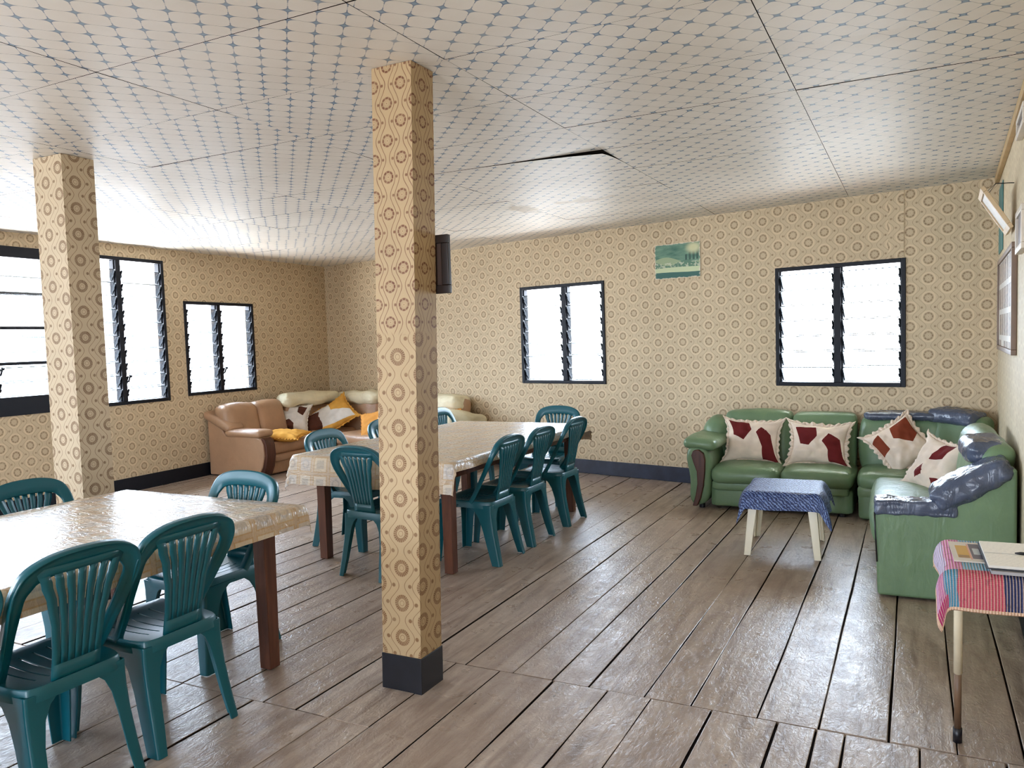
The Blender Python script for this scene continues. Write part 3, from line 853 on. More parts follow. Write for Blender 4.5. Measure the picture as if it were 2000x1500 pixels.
dining_table(-3.72, -2.508, .55, 2.76, TZ, [(-3.64, .68), (-2.63, .68), (-3.64, 2.63), (-2.63, 2.63)], 'long brown wooden dining table at lower left under a glossy tan cloth')
o = obj('tablecloth', drape(-3.725, -2.503, .54, 2.765, TZ+.0035, .09, .10, .10, .11, seed=2, flare=.06, wave=.004), M_vinyl, smooth=True)
tag(o, 'glossy tan vinyl tablecloth on the near dining table, reflecting the left windows', 'tablecloth', 'vinyl tablecloths')
dining_table(-3.75, -2.49, 4.08, 6.27, TZ, [(-3.62, 4.20), (-2.615, 4.20), (-3.62, 6.12), (-2.595, 6.12)], 'long brown wooden dining table farther off, behind the middle pillar')
o = obj('tablecloth', drape(-3.755, -2.485, 4.06, 6.275, TZ+.0035, .16, .065, .20, .15, seed=5, flare=.13, wave=.014, tip=1.0), M_vinyl, smooth=True)
tag(o, 'tan vinyl tablecloth with printed squares hanging over the near end of the far table', 'tablecloth', 'vinyl tablecloths')

# ------------------------------------------------------------------ sofas
def soft(name, parent, mat, parts, subs=0):
    bm = BM()
    for p in parts: cushion(bm, **p)
    return obj(name, bm, mat, parent, smooth=True, subs=subs)
def ribbon(bm, prof_xz, y0, y1, mat=0):
    """closed outline in local (x,z) extruded along y"""
    loft(bm, [[(x, y0, z) for x, z in prof_xz], [(x, y1, z) for x, z in prof_xz]], mat=mat)

def scroll_arm(parent, leather_mat, x, yf, yb, sgn, h=.55, wd=.22):
    """padded arm running back from its front scroll; sgn=+1 when the seat lies towards +x"""
    pts = []
    prof = [(0, .02), (.02, .18), (.015, .30), (-.015, .40), (-.012, h-.06), (.03, h-.012), (.09, h), (.15, h-.02), (.19, h-.08), (.20, .34), (.20, .02)]
    bm = BM(); secs = []
    N = 12
    for j in range(N+1):
        t = j/N; y = yf + (yb-yf)*t
        e = sin(min(1, t/.08)*pi/2); 
        secs.append([(x + sgn*(.10+(px-.10)*(.86+.14*e)), y, max(.015, pz*(.97+.03*e) + .05*t*(pz > .3))) for px, pz in prof])
    loft(bm, secs)
    return obj('armrest', bm, leather_mat, parent, smooth=True, subs=2)

def green_sofa():
    root = empty('sectional_sofa', (-1.05, 6.95, 0)); tag(root, 'green leather two-seat sofa section with a rolled arm, below the back wall window', 'sofa', 'green leather sofa sections')
    C = Matrix.Translation(-Vector((-1.05, 6.95, 0)))
    def at(x, y, z, **k): return C @ T(x, y, z, **k)
    soft('base', root, M_green, [dict(sx=1.10, sy=.80, sz=.19, r=.03, n=8, M=at(-.97, 6.98, .115), wob=.004)])
    soft('front_rail', root, M_green, [dict(sx=1.06, sy=.10, sz=.085, r=.03, n=8, M=at(-.975, 6.60, .205), wob=.004)])
    for i, (a, b) in enumerate(((-1.505, -.965), (-.955, -.425))):
        soft('seat_cushion', root, M_green, [dict(sx=b-a, sy=.66, sz=.14, r=.055, puff=.018, n=10, M=at((a+b)/2, 6.85, .292), wob=.006, seed=i)])
    for i, (a, b, h) in enumerate(((-1.50, -.945, .765), (-.935, -.43, .748))):
        def sh(p, h=h): p.y += (p.z+.20)*.20; return p
        soft('back_cushion', root, M_green, [dict(sx=b-a, sy=.20, sz=h-.285, r=.045, puff=.014, n=10, M=at((a+b)/2, 7.13, .30+(h-.30)/2), wob=.008, seed=3+i, shear=sh)])
    arm = scroll_arm(root, M_green, -1.705+1.05, 6.52-6.95, 7.30-6.95, 1)
    soft('arm_pad', root, M_green, [dict(sx=.27, sy=.66, sz=.09, r=.04, puff=.01, n=8, M=at(-1.60, 6.86, .545, ry=.10), wob=.008)])
    soft('wing', root, M_green, [dict(sx=.22, sy=.34, sz=.34, r=.10, puff=.02, n=8, M=at(-1.57, 7.20, .54), wob=.01)])
    # dark wooden scroll on the front of the arm
    bm = BM()
    prof = [(-1.655, .03), (-1.628, .12), (-1.612, .22), (-1.616, .32), (-1.645, .40), (-1.660, .455), (-1.645, .495), (-1.600, .505), (-1.560, .475), (-1.545, .42), (-1.548, .32), (-1.560, .20), (-1.585, .10), (-1.615, .03)]
    loft(bm, [[(x+1.05, 6.502-6.95, z) for x, z in prof], [(x+1.05, 6.56-6.95, z) for x, z in prof]])
    obj('wooden_arm_trim', bm, M_sofawood, root, bevel=.008, seg=3)
    for x in (-1.60, -.50):
        for y in (6.62, 7.2):
            bm = BM(); tube(bm, [(x+1.05, y-6.95, 0), (x+1.05, y-6.95, .03)], .025); obj('foot', bm, M_black, root)
green_sofa()

def corner_sofa():
    ox, oy = .0, 6.85
    root = empty('sectional_sofa', (ox, oy, 0)); tag(root, 'green leather corner sofa section in the right back corner, taped along its top', 'sofa', 'green leather sofa sections')
    C = Matrix.Translation((-ox, -oy, 0))
    at = lambda x, y, z, **k: C @ T(x, y, z, **k)
    soft('base', root, M_green, [dict(sx=.86, sy=.62, sz=.24, r=.03, n=8, M=at(.05, 6.82, .125), wob=.004)])
    soft('front_rail', root, M_green, [dict(sx=.30, sy=.08, sz=.10, r=.03, n=8, M=at(-.235, 6.545, .215), wob=.004)])
    soft('seat_cushion', root, M_green, [dict(sx=.84, sy=.60, sz=.15, r=.06, puff=.02, n=10, M=at(.04, 6.80, .292), wob=.006, seed=8)])
    def sh(p): p.y += (p.z+.20)*.20; return p
    soft('back_cushion', root, M_green, [dict(sx=.62, sy=.20, sz=.44, r=.06, puff=.02, n=12, M=at(-.08, 7.04, .53, rz=-.10), wob=.012, seed=9, shear=sh)])
    soft('corner_cushion', root, M_green, [dict(sx=.40, sy=.20, sz=.46, r=.06, puff=.02, n=12, M=at(.30, 6.93, .54, rz=-.62), wob=.012, seed=12, shear=sh)])
    # grey plastic taped over the back
    soft('tape_patch', root, M_tape, [dict(sx=.56, sy=.21, sz=.06, r=.028, puff=.005, n=26, crump=.005, M=at(-.08, 7.085, .755, rz=-.10), wob=.012, seed=21)])
    soft('tape_patch', root, M_tape, [dict(sx=.37, sy=.22, sz=.10, r=.03, puff=.01, n=26, crump=.006, M=at(.30, 6.985, .762, rz=-.62, ry=.05), wob=.016, seed=25)])
corner_sofa()

def side_sofa():
    ox, oy = .13, 5.5
    root = empty('sectional_sofa', (ox, oy, 0)); tag(root, 'green leather sofa section along the right wall, plain end panel towards the viewer', 'sofa', 'green leather sofa sections')
    C = Matrix.Translation((-ox, -oy, 0)) @ Matrix.Translation((.13, 4.66, 0)) @ Matrix.Rotation(radians(2.0), 4, 'Z') @ Matrix.Translation((-.13, -4.66, 0))
    at = lambda x, y, z, **k: C @ T(x, y, z, **k)
    # end panel with a sloping top
    bm = BM()
    prof = [(-.176, .012), (.470, .012), (.470, .73), (.42, .72), (.30, .61), (.20, .535), (.10, .505), (-.19, .500)]
    N = 3; secs = []
    for y in (4.66, 4.70, 4.80): secs.append([C @ Vector((x, y, z)) for x, z in prof])
    loft(bm, secs); obj('end_panel', bm, M_green, root, bevel=.018, seg=4, angle=30)
    soft('base', root, M_green, [dict(sx=.62, sy=1.55, sz=.26, r=.03, n=8, M=at(.145, 5.55, .142), wob=.004)])
    soft('seat_cushion', root, M_green, [dict(sx=.50, sy=1.44, sz=.16, r=.06, puff=.02, n=12, M=at(.045, 5.51, .325), wob=.008, seed=31)])
    def sh(p): p.x += (p.z+.25)*.17; return p
    soft('back_cushion', root, M_green, [dict(sx=.17, sy=1.16, sz=.50, r=.075, puff=.015, n=14, M=at(.330, 5.40, .575), wob=.012, seed=33, shear=sh)])
    soft('tape_patch', root, M_tape, [dict(sx=.40, sy=.165, sz=.082, r=.016, n=26, crump=.007, M=at(.005, 4.725, .500), wob=.007, seed=41)])
    soft('tape_patch', root, M_tape, [dict(sx=.40, sy=.27, sz=.125, r=.04, puff=.008, n=28, crump=.009, M=at(.268, 4.77, .632, ry=-.53), wob=.012, seed=43)])
    soft('tape_patch', root, M_tape, [dict(sx=.21, sy=.44, sz=.13, r=.05, puff=.01, n=26, crump=.005, M=at(.360, 5.08, .770), wob=.014, seed=47)])
    bm = BM(); tube(bm, [C @ Vector(p) for p in ((-.190, 4.652, .47), (-.186, 4.648, .36), (-.178, 4.650, .20))], .004); obj('torn_piping', bm, M_black, root, smooth=True)
side_sofa()

def tan_sofa():
    # section along the left wall
    ox, oy = -6.95, 7.5
    root = empty('sectional_sofa', (ox, oy, 0)); tag(root, 'tan leather sofa section along the left wall with a padded arm towards the viewer', 'sofa', 'tan leather sofa sections')
    C = Matrix.Translation((-ox, -oy, 0)) @ Matrix.Translation((-6.95, 6.55, 0)) @ Matrix.Rotation(radians(1.5), 4, 'Z') @ Matrix.Translation((6.95, -6.55, 0))
    at = lambda x, y, z, **k: C @ T(x, y, z, **k)
    # end panel: side of the arm
    bm = BM()
    prof = [(-7.33, .012), (-6.60, .012), (-6.525, .12), (-6.49, .25), (-6.50, .38), (-6.535, .445), (-6.60, .47), (-7.06, .48), (-7.16, .60), (-7.33, .655)]
    secs = [[C @ Vector((x, y, z)) for x, z in prof] for y in (6.55, 6.58, 6.70, 6.74)]
    secs[0] = [C @ Vector((-6.95+(x+6.95)*.985, 6.55, .01+(z-.01)*.985)) for x, z in prof]
    loft(bm, secs); obj('arm_panel', bm, M_beige, root, bevel=.015, seg=3, angle=30)
    soft('arm_pad', root, M_beige, [dict(sx=.52, sy=.25, sz=.085, r=.04, puff=.01, n=10, M=at(-6.80, 6.66, .492), wob=.008, seed=51)])
    soft('arm_pad', root, M_beige, [dict(sx=.44, sy=.26, sz=.09, r=.04, puff=.01, n=10, M=at(-7.20, 6.67, .628, ry=.42), wob=.008, seed=53)])
    bm = BM()
    p2 = [(-6.585, .02), (-6.548, .12), (-6.52, .25), (-6.525, .36), (-6.56, .43), (-6.535, .452), (-6.49, .43), (-6.468, .37), (-6.46, .25), (-6.485, .12), (-6.53, .02)]
    loft(bm, [[C @ Vector((x, 6.565, z)) for x, z in p2], [C @ Vector((x, 6.71, z)) for x, z in p2]]); obj('wooden_arm_trim', bm, M_sofawood, root, bevel=.008, seg=3)
    soft('base', root, M_beige, [dict(sx=.76, sy=1.75, sz=.23, r=.03, n=8, M=at(-6.93, 7.58, .127), wob=.004)])
    soft('front_rail', root, M_beige, [dict(sx=.08, sy=1.1, sz=.09, r=.03, n=8, M=at(-6.545, 7.28, .195), wob=.004)])
    for i in range(2):
        soft('seat_cushion', root, M_beige, [dict(sx=.66, sy=.80, sz=.15, r=.05, puff=.02, n=10, M=at(-6.86, 7.13+.82*i, .305), wob=.006, seed=55+i)])
    def sh(p): p.x -= (p.z+.2)*.22; return p
    for i in range(3):
        soft('back_cushion', root, M_beige, [dict(sx=.22, sy=(.52, .47, .84)[i], sz=.48, r=.075, puff=.012, n=12, M=at(-7.10+.06*(i == 2), (6.86, 7.34, 8.02)[i], .572-.04*(i == 2), rz=-.15*(i == 2)), wob=.01, seed=58+i, shear=sh)])
    # section along the back wall
    cx = bw(-6.0, 0, .45); root2 = empty('sectional_sofa', cx, TB); tag(root2, 'tan leather sofa section along the back wall under cream covers', 'sofa', 'tan leather sofa sections')
    A2 = lambda s, off, z, **k: T(s+6.0, .45-off, z, **k)
    soft('base', root2, M_beige, [dict(sx=1.92, sy=.74, sz=.23, r=.03, n=10, M=A2(-5.48, .47, .127), wob=.004)])
    for i in range(2):
        soft('seat_cushion', root2, M_beige, [dict(sx=.82, sy=.64, sz=.15, r=.05, puff=.02, n=10, M=A2(-6.02+.83*i, .56, .305), wob=.006, seed=61+i)])
    def sh2(p): p.y += (p.z+.2)*.20; return p
    for i, (s0, s1) in enumerate(((-7.02, -6.34), (-6.31, -5.52), (-5.49, -4.80))):
        soft('back_cushion', root2, M_beige, [dict(sx=s1-s0, sy=.20, sz=.48, r=.08, puff=.025, n=12, M=A2((s0+s1)/2, .24, .56), wob=.01, seed=65+i, shear=sh2)])
    soft('armrest', root2, M_beige, [dict(sx=.24, sy=.80, sz=.50, r=.09, puff=.02, n=10, M=A2(-4.62, .45, .262), wob=.01, seed=69)])
    def cover(s, off, z, sx, sy, sz, label, seed, mat, **k):
        p = k.get('at') or bw(s, z, off)
        bm = BM(); cushion(bm, sx=sx, sy=sy, sz=sz, r=min(sz, sy)*.42, puff=.012, n=20, wob=.034, crump=.006, seed=seed)
        o = obj('sofa_cover', bm, mat, loc=p, rot=(k.get('rx', 0), k.get('ry', 0), TB + k.get('rz', 0)), smooth=True, subs=1)
        tag(o, label, 'cover', 'cream covers on the tan sofa back')
    cover(None, 0, .795, .90, .25, .16, 'cream cloth cover over the tan sofa back nearest the room corner', 71, M_cover, ry=.01, rz=radians(81)-TB, at=(-7.08, 8.00, .790))
    cover(-6.72, .20, .765, .84, .27, .17, 'cream cloth cover on the tan sofa back, just left of the middle pillar', 73, M_cover, ry=-.03)
    cover(-5.30, .21, .740, .98, .28, .20, 'cream and pale cover on the tan sofa back, just right of the middle pillar', 75, M_cover, ry=.03)
    cover(-4.66, .43, .575, .27, .64, .15, 'cream cloth cover over the right arm of the tan sofa', 77, M_cover, rx=-.20)
tan_sofa()

# ------------------------------------------------------------------ cushions
def inside(poly, x, y):
    c = False; n = len(poly)
    for i in range(n):
        x1, y1 = poly[i]; x2, y2 = poly[i-1]
        if (y1 > y) != (y2 > y) and x < (x2-x1)*(y-y1)/(y2-y1)+x1: c = not c
    return c
def throw_cushion(label, loc, rot, w_, h_, t, mats, patches, frill=.02, seed=0, corner=.06, squash=None, group='scatter cushions'):
    """patches: list of (material index, polygon in -1..1 cushion coordinates)"""
    N = 66; bm = BM(); fr = {}; bk = {}
    polys = [q for _, q in patches]
    def snap(a, b):
        best = None
        for poly in polys:
            for (x1, y1), (x2, y2) in zip(poly, poly[1:]+poly[:1]):
                dx, dy = x2-x1, y2-y1; t_ = max(0, min(1, ((a-x1)*dx+(b-y1)*dy)/(dx*dx+dy*dy)))
                qx, qy = x1+t_*dx, y1+t_*dy; d_ = hypot(qx-a, qy-b)
                if d_ < 1.32/N and (best is None or d_ < best[0]): best = (d_, qx, qy)
        return (best[1], best[2]) if best else (a, b)
    def pt(a, b, side):
        # pinched edges, pulled corners
        k = 1 - .10*(1-abs(b)**2)*abs(a)**3 ; k2 = 1 - .10*(1-abs(a)**2)*abs(b)**3
        e = (abs(a)*abs(b))**4*corner
        x = a*w_/2*(k+e*.45); y = b*h_/2*(k2+e*.45)
        d = (1-abs(a)**2.6)*(1-abs(b)**2.6)
        z = side*t/2*max(0, d)**.55
        nv = noise.noise_vector(Vector((a*1.7, b*1.7, seed*2.3+side)))
        z += .012*nv.z*d**.3; x += .008*nv.x; y += .008*nv.y
        z += .012*noise.noise(Vector((a*3.5, b*3.5, seed)))
        p = Vector((x, y, z))
        return squash(p) if squash else p
    for i in range(N+1):
        for j in range(N+1):
            a, b = 2*i/N-1, 2*j/N-1
            edge = i in (0, N) or j in (0, N)
            fr[i, j] = bm.verts.new(pt(*((a, b) if edge else snap(a, b)), 1))
            bk[i, j] = fr[i, j] if edge else bm.verts.new(pt(a, b, -1))
    for i in range(N):
        for j in range(N):
            a, b = (2*i+1)/N-1, (2*j+1)/N-1
            f = bm.faces.new((fr[i, j], fr[i+1, j], fr[i+1, j+1], fr[i, j+1]))
            for mi, poly in patches:
                if inside(poly, a, b): f.material_index = mi
            q = (bk[i, j], bk[i, j+1], bk[i+1, j+1], bk[i+1, j])
            if len(set(q)) == 4: bm.faces.new(q)
    me_name = 'throw_cushion'
    o = obj(me_name, bm, mats, loc=loc, rot=rot, smooth=True)
    tag(o, label, 'cushion', group)
    if frill:
        bm = BM(); prev = None; first = None
        ring = [(2*i/N-1, -1) for i in range(N)] + [(1, 2*j/N-1) for j in range(N)] + [(1-2*i/N, 1) for i in range(N)] + [(-1, 1-2*j/N) for j in range(N)]
        M2 = len(ring)*2
        rows = []
        for q in range(M2):
            u = q/2; i0 = int(u) % len(ring); i1 = (i0+1) % len(ring); f = u-int(u)
            a = ring[i0][0]*(1-f)+ring[i1][0]*f; b = ring[i0][1]*(1-f)+ring[i1][1]*f
            p = pt(a, b, 1); p2 = pt(a*.97, b*.97, 0)
            d = Vector((p.x, p.y, 0)).normalized()
            wv = .007*sin(q*.6+seed)
            rows.append((bm.verts.new(p2), bm.verts.new(p + d*frill*.5 + Vector((0, 0, wv*.6))), bm.verts.new(p + d*frill*(1+.25*sin(q*.37)) + Vector((0, 0, wv)))))
        for q in range(M2):
            r0, r1 = rows[q], rows[(q+1) % M2]
            for i in range(2): bm.faces.new((r0[i], r1[i], r1[i+1], r0[i+1]))
        obj('ruffle', bm, mats[0], o, smooth=True, solid=.004, offset=0)
    return o
PA = [(1, [(-.90, .94), (-.16, .90), (-.02, .52), (-.28, -.06), (-.72, .20)]), (1, [(.16, .36), (.34, .62), (.72, .26), (.98, -.95), (.44, -.97), (.40, -.30)])]
PB = [(1, [(-.86, .78), (-.12, .84), (-.06, .34), (-.30, -.16), (-.62, -.10)]), (1, [(.14, .10), (.36, .54), (.80, .18), (.99, -.95), (.42, -.92), (.36, -.35)])]
FR = (radians(68), 0, 0)
def facing(rz, lean=66, spin=0):
    return (Matrix.Rotation(rz, 4, 'Z') @ Matrix.Rotation(radians(lean), 4, 'X') @ Matrix.Rotation(spin, 4, 'Z')).to_euler()
throw_cushion('cream cushion with two maroon patches, leaning beside the green sofa arm', (-1.235, 6.93, .535), facing(.02, 68, -.02), .44, .36, .13, [M_cream, M_maroon], PA, seed=1, corner=.30)
throw_cushion('cream frilled cushion with maroon patches, second from the left on the green sofa', (-.70, 6.90, .525), facing(-.03, 66, -.03), .44, .34, .13, [M_cream, M_maroon], PB, seed=2, frill=.03, corner=.30)
throw_cushion('cream frilled cushion with rust patches standing on one corner in the green sofa corner', (-.09, 6.80, .555), facing(-.05, 64, radians(38)), .35, .37, .14, [M_cream, M_rust], [(1, [(.02, .80), (.88, .88), (.95, .0), (.42, -.22), (-.10, .30)]), (1, [(-.98, .62), (-.52, .80), (-.50, .0), (-.98, -.15)])], seed=4, frill=.03, corner=.25)
throw_cushion('cream and maroon cushion slumped on the green sofa section along the right wall', (.125, 5.85, .545), (radians(60), radians(4), radians(-58)), .42, .36, .12, [M_cream, M_maroon], [(1, [(.1, .9), (.6, .95), (.5, .3), (-.1, .1)]), (1, [(-.4, -.3), (-.2, -.1), (.0, -.5), (-.3, -.7)]), (1, [(.35, -.5), (.75, -.4), (.6, -.8)])], seed=6, corner=.45)
G3 = 'cushions on the tan sofa'
p = lambda s, off, z: bw(s, z, off)
throw_cushion('white cushion with dark brown patches leaning in the tan sofa corner', (-7.08, 7.66, .565), facing(radians(36), 62, -.12), .44, .36, .13, [M_white, M_brown], [(1, [(.35, .95), (.85, .8), (.7, .1), (.35, .35)]), (1, [(-.55, -.55), (-.1, -.2), (.2, -.5), (.2, -.95), (-.5, -.95)])], frill=.012, seed=11, corner=.2, group=G3)
throw_cushion('brown cushion half hidden behind the white patched one on the tan sofa', (-6.93, 7.86, .46), facing(radians(25), 48, .5), .32, .30, .11, [M_brown], [], frill=.01, seed=12, group=G3)
throw_cushion('yellow and white cushion standing on one corner on the tan sofa', (-6.72, 8.06, .565), facing(radians(14), 48, radians(42)), .50, .46, .14, [M_yellow, M_white], [(1, [(-.9, .9), (.1, .95), (.0, .2), (.45, -.05), (.9, -.35), (.85, -.9), (-.2, -.75), (-.85, -.5)])], frill=.02, seed=13, corner=.2, group=G3)
throw_cushion('flat golden yellow cushion lying on the tan sofa seat', (-6.62, 7.04, .432), (radians(4), radians(3), radians(20)), .46, .44, .12, [M_yellow, M_white], [], frill=.015, seed=14, corner=.2, group=G3)
throw_cushion('orange and white cushion showing just left of the middle pillar on the tan sofa', (-5.86, 7.80, .495), facing(radians(5), 52, .3), .42, .40, .13, [M_orange, M_white], [(1, [(.0, -.9), (.9, -.9), (.9, .6), (.3, .3)])], frill=.012, seed=15, group=G3)
throw_cushion('orange cushion on the tan sofa just right of the middle pillar, only its top showing', (-4.90, 7.86, .54), facing(radians(-6), 62, .05), .36, .30, .12, [M_orange], [], frill=.012, seed=16, group=G3)

# ------------------------------------------------------------------ small white plastic table with blue cloth
def coffee_table():
    cx, cyy, z = -.775, 5.53, .425
    root = empty('plastic_stool_table', (cx, cyy, 0), radians(3)); tag(root, 'low cream plastic table in front of the green sofa', 'table')
    bm = BM(); cushion(bm, sx=.46, sy=.52, sz=.022, r=.010, n=6, M=T(0, 0, z-.011)); obj('tabletop', bm, M_white_plastic, root, smooth=True)
    bm = BM()
    box(bm, -.19, .19, -.235, -.225, z-.06, z-.02); box(bm, -.19, .19, .225, .235, z-.06, z-.02); box(bm, -.205, -.195, -.22, .22, z-.06, z-.02); box(bm, .195, .205, -.22, .22, z-.06, z-.02)
    obj('skirt', bm, M_white_plastic, root)
    for sx in (-1, 1):
        for sy in (-1, 1):
            bm = BM(); secs = []
            for zz, x, y, ww in ((0, .238, .275, .042), (.2, .222, .255, .050), (z-.03, .205, .235, .060)):
                t = .010
                q = [(x, y), (x, y-ww), (x-t, y-ww), (x-t, y-ww*.66), (x-t*1.8, y-ww*.5), (x-t, y-ww*.34), (x-t, y-t), (x-ww*.34, y-t), (x-ww*.5, y-t*1.8), (x-ww*.66, y-t), (x-ww, y-t), (x-ww, y)]
                secs.append([(sx*a, sy*b, zz) for a, b in q])
            loft(bm, secs); obj('leg', bm, M_white_plastic, root, bevel=.002, seg=1)
    bm = drape(-.225, .225, -.255, .255, z+.003, .14, .15, .125, .10, step=.03, flare=.20, wave=.024, seed=9, r=.022, tip=1.30)
    o = obj('table_cover', bm, M_blue, loc=(cx, cyy, 0), rot=(0, 0, radians(3)), smooth=True, subs=1)
    tag(o, 'blue patterned cloth draped over the low plastic table', 'tablecloth')
coffee_table()

# ------------------------------------------------------------------ side table with knitted cover, books, magazine
def side_table():
    z = .672; x0, x1, y0, y1 = .100, .405, 2.84, 3.27
    root = empty('folding_side_table', (.25, 3.05, 0)); tag(root, 'small folding table with a cream tube leg against the right wall', 'table')
    o = lambda x, y, zz: (x-.25, y-3.05, zz)
    bm = BM(); box(bm, x0-.25, x1-.25, y0-3.05, y1-3.05, z-.02, z-.001); obj('tabletop', bm, M_tablewood, root, bevel=.004)
    Mt = simple('cream_tube_paint', (220, 206, 176), .35, .5); Mb = simple('brown_tube_paint', (112, 86, 64), .45, .4)
    for x, y, yt in ((.138, 3.093, 2.95), (.385, 3.16, 3.02)):
        bm = BM(); tube(bm, [o(x-.006, yt, z-.021), o(x-.002, yt+(y-yt)*.60, .27)], .0135, 14); lg = obj('leg', bm, Mt, root, smooth=True)
        bm = BM(); tube(bm, [o(x-.002, yt+(y-yt)*.60, .275), o(x, y-.004, .05)], .0115, 14); obj('leg_extension', bm, Mb, lg, smooth=True)
        bm = BM(); tube(bm, [o(x, y-.004, .052), o(x, y, 0)], .0150, 14); obj('rubber_foot', bm, M_black, lg, smooth=True)
    bm = BM(); box(bm, .10-.25, .40-.25, 2.93-3.05, 2.97-3.05, z-.045, z-.021); obj('cross_rail', bm, M_tablewood, root, bevel=.003)
    bm = drape(x0, x1, y0, y1, z+.002, .075, .0015, .125, .05, step=.03, flare=.10, wave=.014, seed=17, r=.02, tip=1.75)
    t = obj('table_cover', bm, M_knit, smooth=True, solid=.006, subs=1, offset=1)
    tag(t, 'knitted patchwork cover in pink, blue and navy on the small table at the right edge', 'tablecloth')
    # magazine
    zt = z + .0095
    def page(name, parent, w_, d_, t, mat, loc, rz, bend=0):
        bm = BM(); uvl = bm.loops.layers.uv.new('UVMap'); n = 10
        top = [[bm.verts.new((w_*(i/n-.5), d_*(j/n-.5), t + bend*sin(pi*i/n))) for j in range(n+1)] for i in range(n+1)]
        bot = [[bm.verts.new((w_*(i/n-.5), d_*(j/n-.5), 0)) for j in range(n+1)] for i in range(n+1)]
        for g, fl in ((top, 0), (bot, 1)):
            for i in range(n):
                for j in range(n):
                    q = [g[i][j], g[i+1][j], g[i+1][j+1], g[i][j+1]]
                    f = bm.faces.new(q[::-1] if fl else q)
                    for l in f.loops: l[uvl].uv = (l.vert.co.x/w_+.5, l.vert.co.y/d_+.5)
        for i in range(n):
            bm.faces.new((top[i][0], bot[i][0], bot[i+1][0], top[i+1][0])); bm.faces.new((top[i][n], top[i+1][n], bot[i+1][n], bot[i][n]))
            bm.faces.new((top[0][i], top[0][i+1], bot[0][i+1], bot[0][i])); bm.faces.new((top[n][i], bot[n][i], bot[n][i+1], top[n][i+1]))
        return obj(name, bm, mat, parent, loc=loc, rot=(0, 0, rz), smooth=False)
    k = NT('magazine_print'); uv = k.coord('UV'); x, y, _ = k.sep(uv)
    def rect(a, b, c, d): return k.mul(k.mul(k.m1('GREATER_THAN', x, a), k.m1('LESS_THAN', x, b)), k.mul(k.m1('GREATER_THAN', y, c), k.m1('LESS_THAN', y, d)))
    c = lin((214, 204, 190))
    c = k.mix(rect(.08, .26, .16, .80), c, lin((208, 160, 50))); c = k.mix(rect(.29, .48, .14, .92), c, lin((88, 80, 94))); c = k.mix(rect(.33, .43, .36, .68), c, lin((190, 196, 196)))
    c = k.mix(k.mul(rect(.09, .25, .16, .3), .7), c, lin((120, 80, 50))); c = k.mix(rect(.26, .285, .1, .9), c, lin((212, 150, 130)))
    k.base(c); k.rough(.3)
    mg = page('magazine', None, .20, .26, .004, k.m, (.215, 3.08, zt), radians(2)); tag(mg, 'magazine with a yellow and grey cover half under the open book', 'magazine')
    # ruled paper
    k = NT('written_page'); uv = k.coord('UV'); x, y, _ = k.sep(uv)
    ln = k.mul(k.step(k.ab(k.m1('WRAP', y, .025, -.025)), .004, .003), k.rng(k.noise(k.mapping(uv, scale=(14, 30, 1)), 3, 3), .42, .55, 0, .55))
    k.base(k.mix(ln, lin((244, 238, 226)), lin((130, 128, 132)))); k.rough(.7)
    Mp = k.m; Mcov = simple('dark_book_cover', (40, 42, 52), .5, .4)
    nb = page('notebook', None, .22, .15, .010, [simple('grey_notebook_cover', (150, 148, 150), .5)], (.325, 2.905, zt+.001), radians(1)); tag(nb, 'closed grey notebook lying under the open book', 'book')
    bk = empty('open_book', (.325, 3.01, zt+.013), radians(1)); tag(bk, 'open exercise book with written white pages on the knitted cover', 'book')
    page('book_cover', bk, .245, .335, .002, Mcov, (0, 0, 0), 0)
    page('page_block', bk, .235, .155, .008, Mp, (.0, -.083, .0025), 0, .001)
    page('page_block', bk, .235, .155, .007, Mp, (.0, .083, .0025), 0, .001)
    bm = BM(); tube(bm, [(-.045, -.004, .0158), (-.03, -.003, .0158), (.06, .001, .0158), (.075, .002, .0158)], [.002, .0048, .0048, .003], 10)
    pn = obj('pen', bm, M_black, loc=(.34, 3.01, zt+.0135), rot=(0, 0, radians(3)), smooth=True); tag(pn, 'black pen lying in the fold of the open book', 'pen')
side_table()

# ------------------------------------------------------------------ pictures
def flat_print(name, mat, ang, org, a, b, c, d, label, cat, t=.003, tilt=0, gap=.001):
    root = None
    bm = BM(); uvl = bm.loops.layers.uv.new('UVMap'); n = 8
    w_, h_ = b-a, d-c
    g = {}
    for i in range(n+1):
        for j in range(n+1):
            g[i, j] = bm.verts.new((w_*(i/n-.5), -.004*abs(noise.noise(Vector((i*.5, j*.5, a)))) , h_*(j/n-.5)))
    for i in range(n):
        for j in range(n):
            f = bm.faces.new((g[i, j], g[i+1, j], g[i+1, j+1], g[i, j+1]))
            for l in f.loops: l[uvl].uv = (l.vert.co.x/w_+.5, l.vert.co.z/h_+.5)
    M = Matrix.Translation((org[0], org[1], 0)) @ Matrix.Rotation(ang, 4, 'Z') @ Matrix.Translation(((a+b)/2, -gap-t, (c+d)/2)) @ Matrix.Rotation(tilt, 4, 'Y')
    o = obj(name, bm, mat, solid=t, offset=0); o.matrix_world = M
    tag(o, label, cat); return o
